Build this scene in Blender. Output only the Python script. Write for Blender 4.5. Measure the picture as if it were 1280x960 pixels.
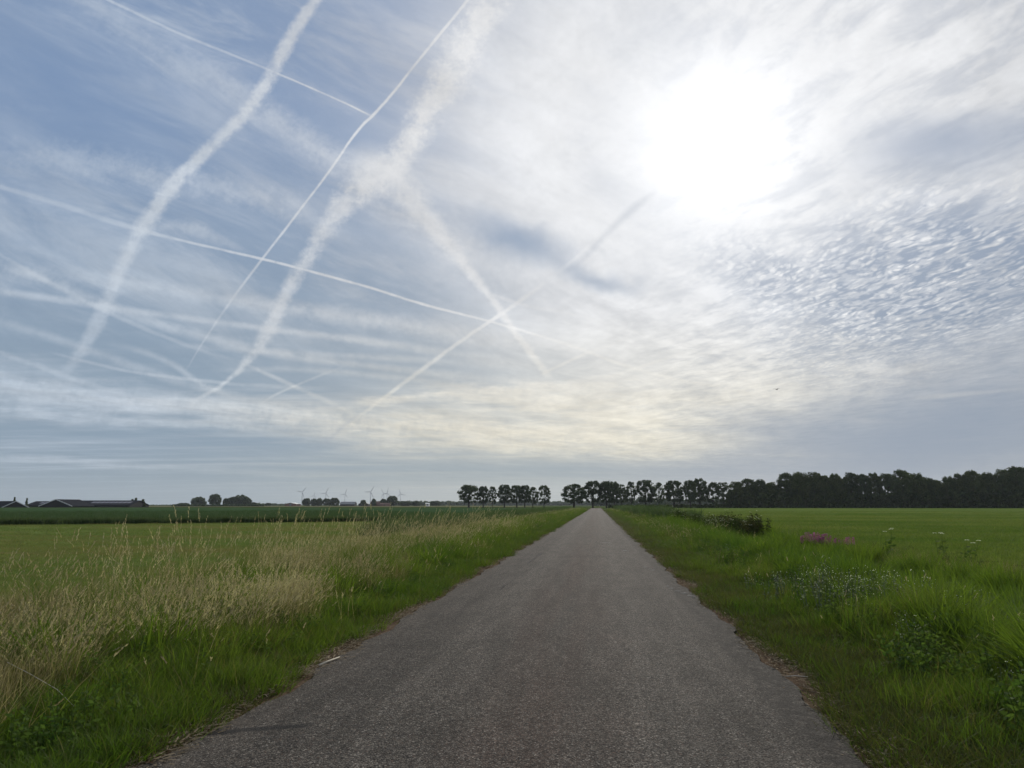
import bpy, math, random
import numpy as np
from mathutils import Vector
R = math.radians
scene = bpy.context.scene
for o in list(bpy.data.objects): bpy.data.objects.remove(o)

# ------------------------------------------------------------------ camera
CAM_H, PITCH, YAW, FPX = 1.5, R(9.28), R(6.5), 924.0
cam = bpy.data.cameras.new('camera'); cam.sensor_width = 36; cam.lens = 36*FPX/1280
cam.clip_start = 0.05; cam.clip_end = 20000
camo = bpy.data.objects.new('camera', cam); scene.collection.objects.link(camo)
camo.location = (0, 0, CAM_H); camo.rotation_euler = (R(90)+PITCH, 0, YAW)
scene.camera = camo
scene.view_settings.view_transform = 'Standard'; scene.view_settings.look = 'None'
scene.view_settings.exposure = 0; scene.view_settings.gamma = 1
scene.render.resolution_x = 1024; scene.render.resolution_y = 768
scene.render.engine = 'CYCLES'
scene.cycles.max_bounces = 6; scene.cycles.transparent_max_bounces = 8; scene.cycles.volume_bounces = 0

# ------------------------------------------------------------------ sun
HAZE = 0.00007
SUN_EL = R(26.2); SUN_AZ = R(10.1)          # azimuth measured clockwise from the road direction (+Y)
sun_dir = Vector((math.sin(SUN_AZ)*math.cos(SUN_EL), math.cos(SUN_AZ)*math.cos(SUN_EL), math.sin(SUN_EL)))
sl = bpy.data.lights.new('sun', 'SUN'); sl.energy = 2.5; sl.angle = R(3); sl.color = (1.0, 0.93, 0.82)
so = bpy.data.objects.new('sun', sl); scene.collection.objects.link(so)
so.rotation_euler = sun_dir.to_track_quat('Z', 'Y').to_euler(); so.location = (0, 0, 50)

# ------------------------------------------------------------------ world: Nishita sky, veil clouds and contrails
class NT:
    """tiny builder for node expressions"""
    def __init__(s, tree): s.t = tree; s.n = tree.nodes; s.l = tree.links
    def put(s, inp, v):
        if isinstance(v, bpy.types.NodeSocket): s.l.new(v, inp)
        elif isinstance(v, (tuple, list)) and len(v) == 3 and inp.type == 'RGBA': inp.default_value = (*v, 1)
        else: inp.default_value = v
    def m(s, op, a, b=None, c=None, clamp=False):
        n = s.n.new('ShaderNodeMath'); n.operation = op; n.use_clamp = clamp
        s.put(n.inputs[0], a)
        if b is not None: s.put(n.inputs[1], b)
        if c is not None: s.put(n.inputs[2], c)
        return n.outputs[0]
    def v(s, op, a, b=None):
        n = s.n.new('ShaderNodeVectorMath'); n.operation = op; s.put(n.inputs[0], a)
        if b is not None:
            s.put(n.inputs[3] if op == 'SCALE' else n.inputs[1], b)
        return n.outputs['Value'] if op in ('DOT_PRODUCT', 'LENGTH', 'DISTANCE') else n.outputs[0]
    def comb(s, x, y, z=0.0):
        n = s.n.new('ShaderNodeCombineXYZ'); s.put(n.inputs[0], x); s.put(n.inputs[1], y); s.put(n.inputs[2], z); return n.outputs[0]
    def sep(s, v):
        n = s.n.new('ShaderNodeSeparateXYZ'); s.put(n.inputs[0], v); return n.outputs
    def rng(s, x, a, b, c=0.0, d=1.0, smooth=True):
        n = s.n.new('ShaderNodeMapRange'); n.interpolation_type = 'SMOOTHSTEP' if smooth else 'LINEAR'; n.clamp = not smooth
        for i, q in enumerate((x, a, b, c, d)): s.put(n.inputs[i], q)
        return n.outputs[0]
    def noise(s, vec, scale, detail=4.0, rough=0.55, dist=0.0, color=False, lac=2.0):
        n = s.n.new('ShaderNodeTexNoise'); s.put(n.inputs['Vector'], vec); n.inputs['Scale'].default_value = scale
        n.inputs['Detail'].default_value = detail; n.inputs['Roughness'].default_value = rough
        n.inputs['Distortion'].default_value = dist; n.inputs['Lacunarity'].default_value = lac
        return n.outputs['Color' if color else 'Fac']
    def voro(s, vec, scale, feature='F1', rand=1.0, out='Distance'):
        n = s.n.new('ShaderNodeTexVoronoi'); n.feature = feature; s.put(n.inputs['Vector'], vec)
        n.inputs['Scale'].default_value = scale; n.inputs['Randomness'].default_value = rand
        return n.outputs[out]
    def mix(s, f, a, b, blend='MIX', clampf=True):
        n = s.n.new('ShaderNodeMix'); n.data_type = 'RGBA'; n.blend_type = blend; n.clamp_factor = clampf
        s.put(n.inputs[0], f); s.put(n.inputs[6], a); s.put(n.inputs[7], b); return n.outputs[2]
    def mapping(s, vec, loc=(0, 0, 0), rot=(0, 0, 0), scale=(1, 1, 1)):
        n = s.n.new('ShaderNodeMapping'); s.put(n.inputs[0], vec); n.inputs[1].default_value = loc
        n.inputs[2].default_value = rot; n.inputs[3].default_value = scale; return n.outputs[0]

def aniso(N, vec, rot, scale):
    return N.mapping(N.mapping(vec, rot=(0, 0, R(rot))), scale=scale)
world = bpy.data.worlds.new('World'); scene.world = world; world.use_nodes = True
world.cycles.sampling_method = 'MANUAL'; world.cycles.sample_map_resolution = 1024
wt = world.node_tree; wt.nodes.clear(); W = NT(wt)
tc = wt.nodes.new('ShaderNodeTexCoord')
D = W.v('NORMALIZE', tc.outputs['Generated'])
# a fixed vertical plane one unit ahead of the viewer's compass heading: great circles (contrails) are straight lines on it
fwd = W.v('DOT_PRODUCT', D, (-math.sin(YAW), math.cos(YAW), 0)); rgt = W.v('DOT_PRODUCT', D, (math.cos(YAW), math.sin(YAW), 0))
dz = W.sep(D)[2]
fw = W.m('MAXIMUM', fwd, 0.12)
qx = W.m('DIVIDE', rgt, fw); qy = W.m('DIVIDE', dz, fw); Q = W.comb(qx, qy)
front = W.rng(fwd, 0.15, 0.35)
# the cloud deck: a horizontal plane one unit up, which foreshortens towards the horizon
zz = W.m('MAXIMUM', W.m('ADD', dz, 0.035), 0.03)
P = W.comb(W.m('DIVIDE', rgt, zz), W.m('DIVIDE', fwd, zz))

def sq(px, py):
    a = (px-640)/FPX; b = (480-py)/FPX
    f = math.cos(PITCH)-b*math.sin(PITCH)
    return np.array((a/f, (b*math.cos(PITCH)+math.sin(PITCH))/f))

nAq = W.noise(Q, 26.0, 5.0, 0.65)                     # fluffy, not foreshortened
nW = W.noise(Q, 9.0, 3.0, 0.5, color=True)
Qw = W.v('ADD', Q, W.v('SCALE', W.v('SUBTRACT', nW, (0.5, 0.5, 0.5)), 0.004))
nFine = W.noise(Q, 95.0, 4.0, 0.7)
nEdge = W.m('SUBTRACT', W.m('ADD', W.m('MULTIPLY', nAq, 0.6), W.m('MULTIPLY', nFine, 0.4)), 0.5)

nEdgeH = W.m('SUBTRACT', W.noise(W.mapping(Qw, rot=(0, 0, R(3)), scale=(0.16, 1, 1)), 48.0, 4.0, 0.62), 0.5)
brk = W.rng(nAq, 0.30, 0.52, 0.55, 1.0)
def trail(pts, rough=0.8, soft=0.0, fine=0.5, warp=True, level=False):
    """pts: (x, y, full width, opacity) along a contrail"""
    q = [sq(p[0], p[1]) for p in pts]
    A, B = q[0], q[-1]; L = float(np.linalg.norm(B-A)); e = (B-A)/L; n = np.array((-e[1], e[0]))
    ts = [float(np.dot(k-A, e)/L) for k in q]; cs = [float(np.dot(k-A, n)) for k in q]
    RNG = max(0.02, 2.2*max(abs(c) for c in cs)); WS = 0.12
    node = wt.nodes.new('ShaderNodeRGBCurve'); mp = node.mapping; mp.use_clip = False; mp.extend = 'HORIZONTAL'
    def setc(c, vals):
        while len(c.points) > 2: c.points.remove(c.points[1])
        c.points[0].location = (ts[0], vals[0]); c.points[1].location = (ts[-1], vals[-1])
        for t, v_ in list(zip(ts, vals))[1:-1]: c.points.new(t, v_)
        for p in c.points: p.handle_type = 'AUTO_CLAMPED'
    setc(mp.curves[0], [0.5+c/RNG for c in cs])
    setc(mp.curves[1], [p[2]/FPX/2/WS*1.0 for p in pts])
    ops = [p[3] for p in pts]
    setc(mp.curves[2], ops); mp.update()
    qq = Qw if warp else Q
    t = W.m('SUBTRACT', W.v('DOT_PRODUCT', qq, (float(e[0]/L), float(e[1]/L), 0)), float(np.dot(A, e)/L))
    s_ = W.m('SUBTRACT', W.v('DOT_PRODUCT', qq, (float(n[0]), float(n[1]), 0)), float(np.dot(A, n)))
    tcl = W.m('MAXIMUM', W.m('MINIMUM', t, 1.0), 0.0)
    cc = wt.nodes.new('ShaderNodeCombineColor'); sc_ = wt.nodes.new('ShaderNodeSeparateColor')
    for i_ in range(3): wt.links.new(tcl, cc.inputs[i_])
    wt.links.new(cc.outputs[0], node.inputs['Color']); wt.links.new(node.outputs['Color'], sc_.inputs[0]); cr = sc_.outputs
    c = W.m('MULTIPLY_ADD', cr[0], RNG, -0.5*RNG)
    d = W.m('DIVIDE', W.m('ABSOLUTE', W.m('SUBTRACT', s_, c)), W.m('MAXIMUM', W.m('MULTIPLY', cr[1], WS), 0.0008))
    d = W.m('MULTIPLY_ADD', nEdgeH if level else nEdge, -rough*(4.2 if level else 2.2), d)
    prof = W.rng(d, 1.35, 0.25 - soft)
    endm = W.m('MULTIPLY', W.rng(t, -0.03, 0.03), W.rng(t, 1.03, 0.97))
    o = W.m('MULTIPLY', W.m('MULTIPLY', prof, cr[2]), endm)
    if fine: o = W.m('MULTIPLY', o, W.m('MULTIPLY', W.m('MULTIPLY_ADD', nFine, fine*1.6, 1-fine*0.8), brk))
    return o
def screen(a, b):
    return W.m('SUBTRACT', 1.0, W.m('MULTIPLY', W.m('SUBTRACT', 1.0, a), W.m('SUBTRACT', 1.0, b)))
Qb = W.v('ADD', Q, W.v('SCALE', W.v('SUBTRACT', W.noise(Q, 5.0, 4.0, 0.6, color=True), (0.5, 0.5, 0.5)), 0.11))
def blob(px, py, rx, ry, rot=0.0, warp=True, inner=0.0, outer=1.0):
    c = sq(px, py); ca, sa = math.cos(R(rot)), math.sin(R(rot))
    qq = Qb if warp else Q
    u = W.m('SUBTRACT', W.v('DOT_PRODUCT', qq, (ca*FPX/rx, sa*FPX/rx, 0)), float(c[0]*ca+c[1]*sa)*FPX/rx)
    w = W.m('SUBTRACT', W.v('DOT_PRODUCT', qq, (-sa*FPX/ry, ca*FPX/ry, 0)), float(-c[0]*sa+c[1]*ca)*FPX/ry)
    return W.rng(W.m('SQRT', W.m('MULTIPLY_ADD', u, u, W.m('MULTIPLY', w, w))), outer, inner)

# --- angular distance from the sun
sunang = W.m('MULTIPLY', W.m('ARCCOSINE', W.v('DOT_PRODUCT', D, tuple(sun_dir)), ), 180/math.pi)

# --- clear sky
nish = wt.nodes.new('ShaderNodeTexSky'); nish.sky_type = 'NISHITA'; nish.sun_disc = False
nish.sun_elevation = SUN_EL; nish.sun_rotation = SUN_AZ; nish.altitude = 0
nish.air_density = 1.0; nish.dust_density = 0.6; nish.ozone_density = 1.5
clear = nish.outputs[0]

cov = None
#@@SKY
TRAILS = [
 ([(950,400,30,.0),(1010,452,26,.0),(1100,462,22,.5),(1190,452,14,.0)], .9, .4, .5),
 # broad soft bands of old contrails first
 ([(-80,250,30,.0),(0,330,16,.35),(50,346,14,.4),(110,372,18,.4),(210,408,16,.4),(320,437,14,.4),(450,456,12,.35),(620,474,14,.2),(760,480,16,.0)], .5, .3, .3),
 ([(-90,350,14,.3),(0,364,12,.45),(100,378,12,.5),(200,393,10,.45),(330,410,10,.45),(450,425,12,.4),(560,441,14,.3),(700,460,20,.0)], .4, .2, .3),
 ([(-90,335,30,.2),(0,342,30,.3),(150,352,26,.35),(280,373,22,.45),(400,390,26,.5),(520,408,30,.45),(640,425,34,.35),(760,438,40,.0)], .7, .4, .4),
 ([(-60,385,12,.1),(0,402,14,.25),(120,440,14,.3),(220,476,14,.25),(300,496,12,.2),(380,515,12,.0)], .5, .3, .3),
 ([(120,425,8,.0),(200,448,10,.3),(260,484,10,.3),(300,500,10,.0)], .4, .3, .3),
 ([(300,452,6,.2),(340,470,6,.35),(385,491,7,.3),(440,516,8,.25),(500,540,8,.0)], .3, .2, .3),
 ([(225,432,10,.1),(420,444,10,.3),(560,452,12,.2),(700,462,14,.0)], .4, .3, .3),
 ([(-40,290,6,.1),(0,318,6,.3),(60,352,7,.3),(140,392,7,.3),(230,430,6,.2),(300,452,6,.0)], .4, .1, .3),
 ([(60,440,4,.0),(110,452,5,.3),(200,470,5,.3),(330,482,6,.2),(440,488,6,.0)], .4, .1, .3),
 ([(320,508,4,.0),(352,490,4,.3),(400,470,4,.2),(440,455,4,.0)], .3, .1, .3),
 ([(-30,430,8,.2),(60,462,8,.25),(130,486,8,.2),(210,508,8,.0)], .5, .2, .3),
 ([(270,462,8,.1),(430,466,10,.28),(560,480,10,.22),(700,500,14,.0)], .4, .3, .3),
 # diffuse streaks upper left
 ([(60,-60,60,.2),(180,50,50,.22),(300,115,44,.34),(390,180,44,.42),(470,232,60,.4),(560,300,70,.25),(640,352,60,.25),(720,400,60,.0)], 1.0, .5, .5),
 ([(-40,190,50,.15),(90,200,50,.28),(210,222,44,.34),(330,246,40,.34),(420,300,40,.0)], 1.3, .5, .6),
 ([(-60,215,8,.3),(0,233,7,.32),(80,257,8,.28),(180,288,7,.5),(240,303,4,.65),(330,325,4,.8),(430,350,4,.85),(540,383,4,.8),(640,410,4,.65),(720,434,5,.7),(800,462,5,.6),(900,484,5,.35),(1000,506,5,.0)], .35, .0, .2),
 ([(190,285,16,.1),(240,284,22,.4),(275,300,16,.3),(310,318,8,.0)], .9, .3, .6),
 # the bent wide trail at the left
 ([(430,-55,20,.65),(393,0,20,.72),(350,70,22,.78),(322,122,22,.8),(300,149,22,.8),(252,194,22,.8),(207,244,26,.8),(176,288,26,.75),(156,325,24,.65),(128,385,24,.45),(102,438,20,.35),(72,473,12,.0)], .9, .1, .45),
 # thin bright one
 ([(640,-70,8,.9),(585,0,5.5,.75),(540,55,5,.85),(500,105,4.5,.85),(466,144,5,.85),(445,166,4.5,.85),(420,202,4,.8),(383,252,4,.75),(340,308,4,.65),(298,363,4,.5),(262,415,3.5,.35),(228,470,3,.0)], .3, .0, .15),
 # very wide one
 ([(668,-70,56,.55),(616,0,58,.95),(566,90,58,.95),(534,140,50,.95),(502,190,42,.9),(462,228,46,.9),(425,262,36,.75),(395,305,26,.68),(370,345,22,.7),(350,382,22,.7),(331,420,20,.65),(312,447,14,.6),(287,473,8,.55),(247,499,6,.3),(236,508,5,.0)], 1.1, .2, .45),
 ([(90,-20,4.5,.4),(135,0,4.5,.5),(225,42,4.5,.5),(318,80,4,.45),(380,106,3.2,.7),(461,143,3.2,.75)], .3, .0, .15),
 ([(470,190,60,.25),(500,228,50,.7),(540,282,32,.8),(575,322,20,.85),(602,357,14,.8),(627,391,11,.8),(652,427,11,.8),(686,470,11,.55)], .8, .2, .4),
 ([(440,527,5,.25),(490,490,6,.55),(530,460,7,.55),(575,427,6,.7),(625,394,6,.8),(652,375,7,.75),(680,354,7,.3),(690,346,6,.08),(722,320,6,.35),(740,304,6,.0)], .4, .1, .2),
 ([(600,362,6,.1),(640,377,6,.4),(700,389,6,.4),(780,411,5,.4),(860,437,5,.3),(950,468,5,.2),(1010,490,5,.0)], .4, .1, .2),
 ([(677,467,5,.4),(720,447,5,.6),(770,428,4,.4),(800,410,4,.0)], .3, .1, .2),
 ([(750,475,5,.1),(825,450,5,.5),(880,432,4,.3),(1000,398,4,.15),(1080,370,4,.0)], .3, .1, .2),
]
BANDS = [
 # low cirrostratus, nearly level
 ([(-150,470,50,.3),(0,480,64,.6),(150,502,50,.7),(300,514,38,.75),(450,530,48,.85),(600,541,54,.95),(760,548,56,.95),(880,552,50,.9),(980,560,40,.4),(1100,560,40,.0)], .5, .5, .5),
 ([(-200,525,14,.4),(0,520,20,.45),(220,528,24,.35),(420,548,28,.4),(560,556,20,.3),(700,562,18,.2),(900,570,14,.0)], .9, .4, .4),
 ([(430,506,10,.0),(500,498,20,.8),(600,488,28,.9),(700,500,50,.95),(820,500,64,.95),(960,490,70,.9),(1100,470,50,.5),(1250,460,40,.1)], .8, .5, .6),
 ([(-200,575,10,.35),(0,572,14,.35),(150,582,12,.3),(400,592,10,.2),(600,594,10,.1),(800,600,10,.0)], .8, .4, .4),
 ([(700,560,10,.0),(800,556,16,.55),(900,552,16,.55),(1000,548,12,.0)], 1.0, .3, .5),
 ([(1130,498,4,.0),(1185,495,8,.95),(1235,490,6,.9),(1300,484,5,.0)], .3, .2, .3),
 ([(1140,556,4,.0),(1210,549,6,.6),(1260,546,4,.0)], .3, .2, .3),
]
# fibrous cirrus on the cloud deck, drawn out along one direction
Pf = aniso(W, Q, 27, (0.24, 1, 1))
fib = W.noise(Pf, 11.0, 6.0, 0.66, dist=0.5)
Pl = W.mapping(P, rot=(0, 0, R(0)), scale=(0.10, 0.55, 1))
fibl = W.noise(Pl, 2.2, 6.0, 0.6, dist=0.3)
patch = W.noise(P, 0.9, 4.0, 0.55)
veil = W.rng(fib, 0.38, 0.72, 0.0, 0.62)
veil = W.m('MULTIPLY', veil, W.rng(patch, 0.30, 0.62, 0.3, 1.0))
veil = W.m('MULTIPLY', veil, W.rng(qy, 0.12, 0.32))
cov = veil
lowm = W.m('MULTIPLY', W.rng(qy, 0.32, 0.12), W.rng(qy, 0.01, 0.08, 0.3, 1.0))                                    # longer level fibres low down
cov = screen(cov, W.m('MULTIPLY', W.rng(fibl, 0.44, 0.74, 0.0, 0.45), lowm))
cov = screen(cov, W.rng(W.m('SUBTRACT', qx, W.m('MULTIPLY', qy, 0.0)), -0.45, 0.0, 0.13, 0.32))
# veil thickens towards the sun
nP = W.noise(aniso(W, P, 30, (1, 0.4, 1)), 2.6, 6.0, 0.62, dist=0.4)
base = W.m('MULTIPLY', W.rng(sunang, 27.0, 11.0, 0.0, 0.92), W.rng(qy, 0.04, 0.2))
cov = screen(cov, W.m('MULTIPLY', base, W.rng(nP, 0.32, 0.56, 0.70, 1.0)))
cov = screen(cov, W.m('MULTIPLY', W.rng(qx, 0.2, 0.45), W.rng(qy, 0.10, 0.40, 0.1, 0.75)))
cov = screen(cov, W.m('MULTIPLY', blob(900, 400, 360, 120, 4, outer=1.2), 0.75))
cov = screen(cov, W.m('MULTIPLY', W.m('MULTIPLY', blob(760, 520, 400, 66, 0, outer=1.1), W.rng(nEdgeH, -0.12, 0.12, 0.5, 1.0)), 0.95))
nM = W.noise(aniso(W, P, -20, (1, 0.5, 1)), 8.0, 6.0, 0.62, dist=0.3)
rgtm = W.rng(qx, 0.12, 0.36)
cov = W.m('MULTIPLY', cov, W.m('SUBTRACT', 1.0, W.m('MULTIPLY', W.m('MULTIPLY', W.rng(nM, 0.44, 0.66), rgtm), 0.34)))
for b in BANDS: cov = screen(cov, trail(*b, level=True))
cov = screen(cov, W.m('MULTIPLY', blob(480, 205, 55, 42, -30), 0.7))
# clearer gaps
def gap(cov, mask, k): return W.m('MULTIPLY', cov, W.m('SUBTRACT', 1.0, W.m('MULTIPLY', mask, k)))
cov = gap(cov, blob(655, 303, 95, 34, -22, outer=1.1), 0.85)
cov = gap(cov, blob(745, 345, 80, 24, -15), 0.7)
cov = gap(cov, blob(1180, 185, 220, 80, 8), 0.85)
cov = gap(cov, blob(1150, 545, 360, 75, 4, outer=1.2), 0.85)
cov = gap(cov, blob(200, 545, 520, 16, -2, warp=False), 0.45)
cov = gap(cov, blob(700, 590, 800, 22, 0, warp=False), 0.5)
cov = gap(cov, blob(60, 120, 260, 110, -20), 0.45)
# cirrocumulus ripples
Pr = W.v('ADD', P, W.v('SCALE', W.v('SUBTRACT', W.noise(P, 3.0, 3.0, 0.6, color=True), (0.5, 0.5, 0.5)), 0.16))
Pr = W.mapping(Pr, scale=(1, 0.42, 1))
rip1 = W.voro(aniso(W, Pr, 35, (1.0, 0.75, 1)), 36.0, 'F1', 0.85)
rip2 = W.noise(aniso(W, Pr, -40, (1.0, 0.75, 1)), 24.0, 4.0, 0.62)
rip = W.m('ADD', W.m('MULTIPLY', W.rng(rip1, 0.20, 0.52), 0.5), W.m('MULTIPLY', W.rng(rip2, 0.40, 0.60), 0.6))
ripm = W.m('MAXIMUM', blob(1180, 350, 300, 150, 12, inner=.25, outer=1.15), W.m('MULTIPLY', blob(990, 345, 200, 80, -14, inner=.1), 0.8))
ripm = W.m('MULTIPLY', ripm, W.rng(patch, 0.30, 0.5, 0.7, 1.0))
cov = W.m('MULTIPLY', cov, W.m('SUBTRACT', 1.0, W.m('MULTIPLY', W.m('MULTIPLY', ripm, rip), 0.98)))
tr = None
for a in TRAILS:
    t_ = trail(*a); tr = t_ if tr is None else screen(tr, t_)
tr = W.m('MULTIPLY', tr, front)
cov = screen(cov, tr)
cov = W.m('MINIMUM', W.m('MAXIMUM', cov, 0.0), 1.0)
# light of the cloud: white, forward-scattering near the sun, warmer low down
g1 = W.m('POWER', 2.718, W.m('MULTIPLY', W.m('MULTIPLY', sunang, sunang), -1/(2*3.3**2)))
g2 = W.m('POWER', 2.718, W.m('DIVIDE', sunang, -13.0))
lum = W.m('ADD', W.rng(qy, 0.36, 0.14, 0.62, 0.67), W.m('MULTIPLY', g2, 0.56))
lum = W.m('MULTIPLY', lum, W.m('ADD', 1.0, W.m('MULTIPLY', W.m('MULTIPLY', W.m('SUBTRACT', nP, 0.47), 0.75), W.rng(sunang, 6.0, 14.0))))
lum = W.m('MULTIPLY', lum, W.m('ADD', 1.0, W.m('MULTIPLY', nEdge, 0.22)))
lum = W.m('MULTIPLY', lum, W.m('ADD', 1.0, W.m('MULTIPLY', W.m('MULTIPLY', W.m('SUBTRACT', 0.5, nM), 0.55), W.m('MULTIPLY', W.rng(sunang, 6.0, 15.0), W.rng(qx, 0.0, 0.3, 0.35, 1.0)))))
ccol = W.mix(W.rng(qy, 0.02, 0.30), (1.07, 1.0, 0.81), (0.965, 0.975, 0.995))
ccol = W.mix(W.rng(qx, -0.1, -0.6), ccol, (0.86, 0.95, 1.06))
cloud = W.v('SCALE', ccol, W.m('MULTIPLY', lum, 10.0))
# thick low cloud at the lower right is greyer
greym = W.m('MULTIPLY', blob(1230, 520, 430, 120, 8, outer=1.1), 0.6)
cloud = W.mix(greym, cloud, (2.9, 3.3, 4.1))
grad = W.mix(W.rng(qy, 0.10, 0.62), (2.1, 2.95, 3.9), (1.65, 2.6, 4.4))
grad = W.mix(W.rng(qy, 0.09, 0.0), grad, (2.45, 3.15, 3.6))
grad = W.mix(W.m('MULTIPLY', W.rng(qx, 0.0, 0.35), 0.8), grad, (2.7, 3.2, 4.1))
grad = W.mix(W.m('MULTIPLY', W.rng(sunang, 26.0, 6.0), 0.6), grad, (4.2, 4.8, 5.8))
clearc = W.mix(W.rng(qy, 0.7, 0.2, 0.8, 0.98), clear, grad)
col = W.mix(cov, clearc, cloud)
# shadow bands that contrails throw on the veil beneath
dark = W.m('MAXIMUM', trail([(700,345,6,.0),(725,327,9,.25),(760,290,12,.35),(795,258,14,.45),(825,236,10,.0)], .5, .3, .2), trail([(385,575,8,.0),(405,555,8,.3),(430,532,7,.4),(455,515,5,.0)], .4, .3, .2))
dark = W.m('MAXIMUM', dark, trail([(1000,380,16,.0),(1060,335,14,.2),(1120,270,12,.2),(1200,200,12,.0)], .4, .3, .2))
col = W.mix(W.m('MULTIPLY', dark, 0.6), col, (3.0, 3.5, 4.3))
glow = W.m('ADD', W.m('MULTIPLY', g1, 2.6), W.m('MULTIPLY', W.m('POWER', g2, 1.6), 0.3))
col = W.v('ADD', col, W.v('SCALE', (1.0, 0.98, 0.93), glow))
bg = wt.nodes.new('ShaderNodeBackground'); W.put(bg.inputs[0], col); bg.inputs[1].default_value = 0.1
out = wt.nodes.new('ShaderNodeOutputWorld'); wt.links.new(bg.outputs[0], out.inputs[0])

# ================================================================== helpers
rnd = random.Random(7); rng = np.random.default_rng(7)
HD = Vector((-math.sin(YAW), math.cos(YAW), 0)); RT = Vector((math.cos(YAW), math.sin(YAW), 0))
def at(px, py, depth):
    """point seen in a given direction, `depth` metres ahead of the viewer"""
    q = sq(px, py); return HD*depth + RT*(q[0]*depth) + Vector((0, 0, CAM_H+q[1]*depth))
def gxy(px, depth):
    p = at(px, 631, depth); return p.x, p.y
def tag(o, label=None, cat=None, group=None, kind=None):
    if label: o['label'] = label
    if cat: o['category'] = cat
    if group: o['group'] = group
    if kind: o['kind'] = kind
    return o
def mesh(name, V, Fc, mats=(), mi=None, smooth=False):
    me = bpy.data.meshes.new(name); me.from_pydata([tuple(v) for v in V], [], [tuple(f) for f in Fc])
    for m_ in mats: me.materials.append(m_)
    if mi is not None: me.polygons.foreach_set('material_index', np.array(mi, dtype=np.int32))
    if smooth: me.polygons.foreach_set('use_smooth', np.ones(len(me.polygons), dtype=bool))
    me.update(); return me
def link(name, me, parent=None, loc=(0, 0, 0)):
    o = bpy.data.objects.new(name, me); scene.collection.objects.link(o); o.location = loc
    if parent: o.parent = parent
    return o
def empty(name, loc, rz=0):
    o = bpy.data.objects.new(name, None); scene.collection.objects.link(o); o.location = loc; o.rotation_euler = (0, 0, rz)
    o.empty_display_size = 0.2; return o
class MB:
    def __init__(s): s.V = []; s.F = []; s.M = []
    def add(s, V, Fc, mi=0):
        b = len(s.V); s.V += [tuple(v) for v in V]; s.F += [tuple(i+b for i in f) for f in Fc]; s.M += [mi]*len(Fc)
    def box(s, x0, x1, y0, y1, z0, z1, mi=0):
        V = [(x, y, z) for z in (z0, z1) for y in (y0, y1) for x in (x0, x1)]
        s.add(V, [(0, 2, 3, 1), (4, 5, 7, 6), (0, 1, 5, 4), (2, 6, 7, 3), (0, 4, 6, 2), (1, 3, 7, 5)], mi)
    def tube(s, pts, rad, n=6, mi=0, cap=True):
        V = []; Fc = []; k = len(pts); pts = [Vector(p) for p in pts]
        for i, p in enumerate(pts):
            d = (pts[min(i+1, k-1)]-pts[max(i-1, 0)]).normalized()
            u = d.orthogonal().normalized() if i == 0 else (u - d*u.dot(d)).normalized()
            w = d.cross(u)
            for j in range(n):
                a = 2*math.pi*j/n; V.append(p+(u*math.cos(a)+w*math.sin(a))*rad[i])
        for i in range(k-1):
            for j in range(n):
                j2 = (j+1) % n; Fc.append((i*n+j, i*n+j2, (i+1)*n+j2, (i+1)*n+j))
        if cap: Fc.append(tuple(range(n))[::-1]); Fc.append(tuple((k-1)*n+j for j in range(n)))
        s.add(V, Fc, mi)
    def blade(s, base, h, w, lean, az, bend=0.5, seg=3, mi=0, face=None):
        """one grass blade: a tapering bent ribbon"""
        f = rnd.uniform(0, 2*math.pi) if face is None else face
        wx, wy = math.cos(f)*w/2, math.sin(f)*w/2; dx, dy = math.cos(az), math.sin(az)
        b = len(s.V)
        for i in range(seg+1):
            t = i/seg; r_ = lean*h*(t*(1-bend)+t*t*bend); z = h*(t-0.35*lean*bend*t*t); tw = (1-t**1.6)
            p = (base[0]+dx*r_, base[1]+dy*r_, base[2]+z)
            if i == seg: s.V.append(p)
            else: s.V.append((p[0]-wx*tw, p[1]-wy*tw, p[2])); s.V.append((p[0]+wx*tw, p[1]+wy*tw, p[2]))
        for i in range(seg-1): s.F.append((b+2*i, b+2*i+1, b+2*i+3, b+2*i+2)); s.M.append(mi)
        s.F.append((b+2*(seg-1), b+2*(seg-1)+1, b+2*seg)); s.M.append(mi)
        return p
    def leaf(s, p, d, l, w, mi=0):
        """small diamond leaf at p pointing along d"""
        d = Vector(d).normalized(); u = d.orthogonal().normalized(); u.rotate(__import__('mathutils').Quaternion(d, rnd.uniform(0, 6.28)))
        p = Vector(p); s.add([p, p+d*l*0.45+u*w/2, p+d*l, p+d*l*0.45-u*w/2], [(0, 1, 2, 3)], mi)
    def mesh(s, name, mats, smooth=False): return mesh(name, s.V, s.F, mats, s.M, smooth)

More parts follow.
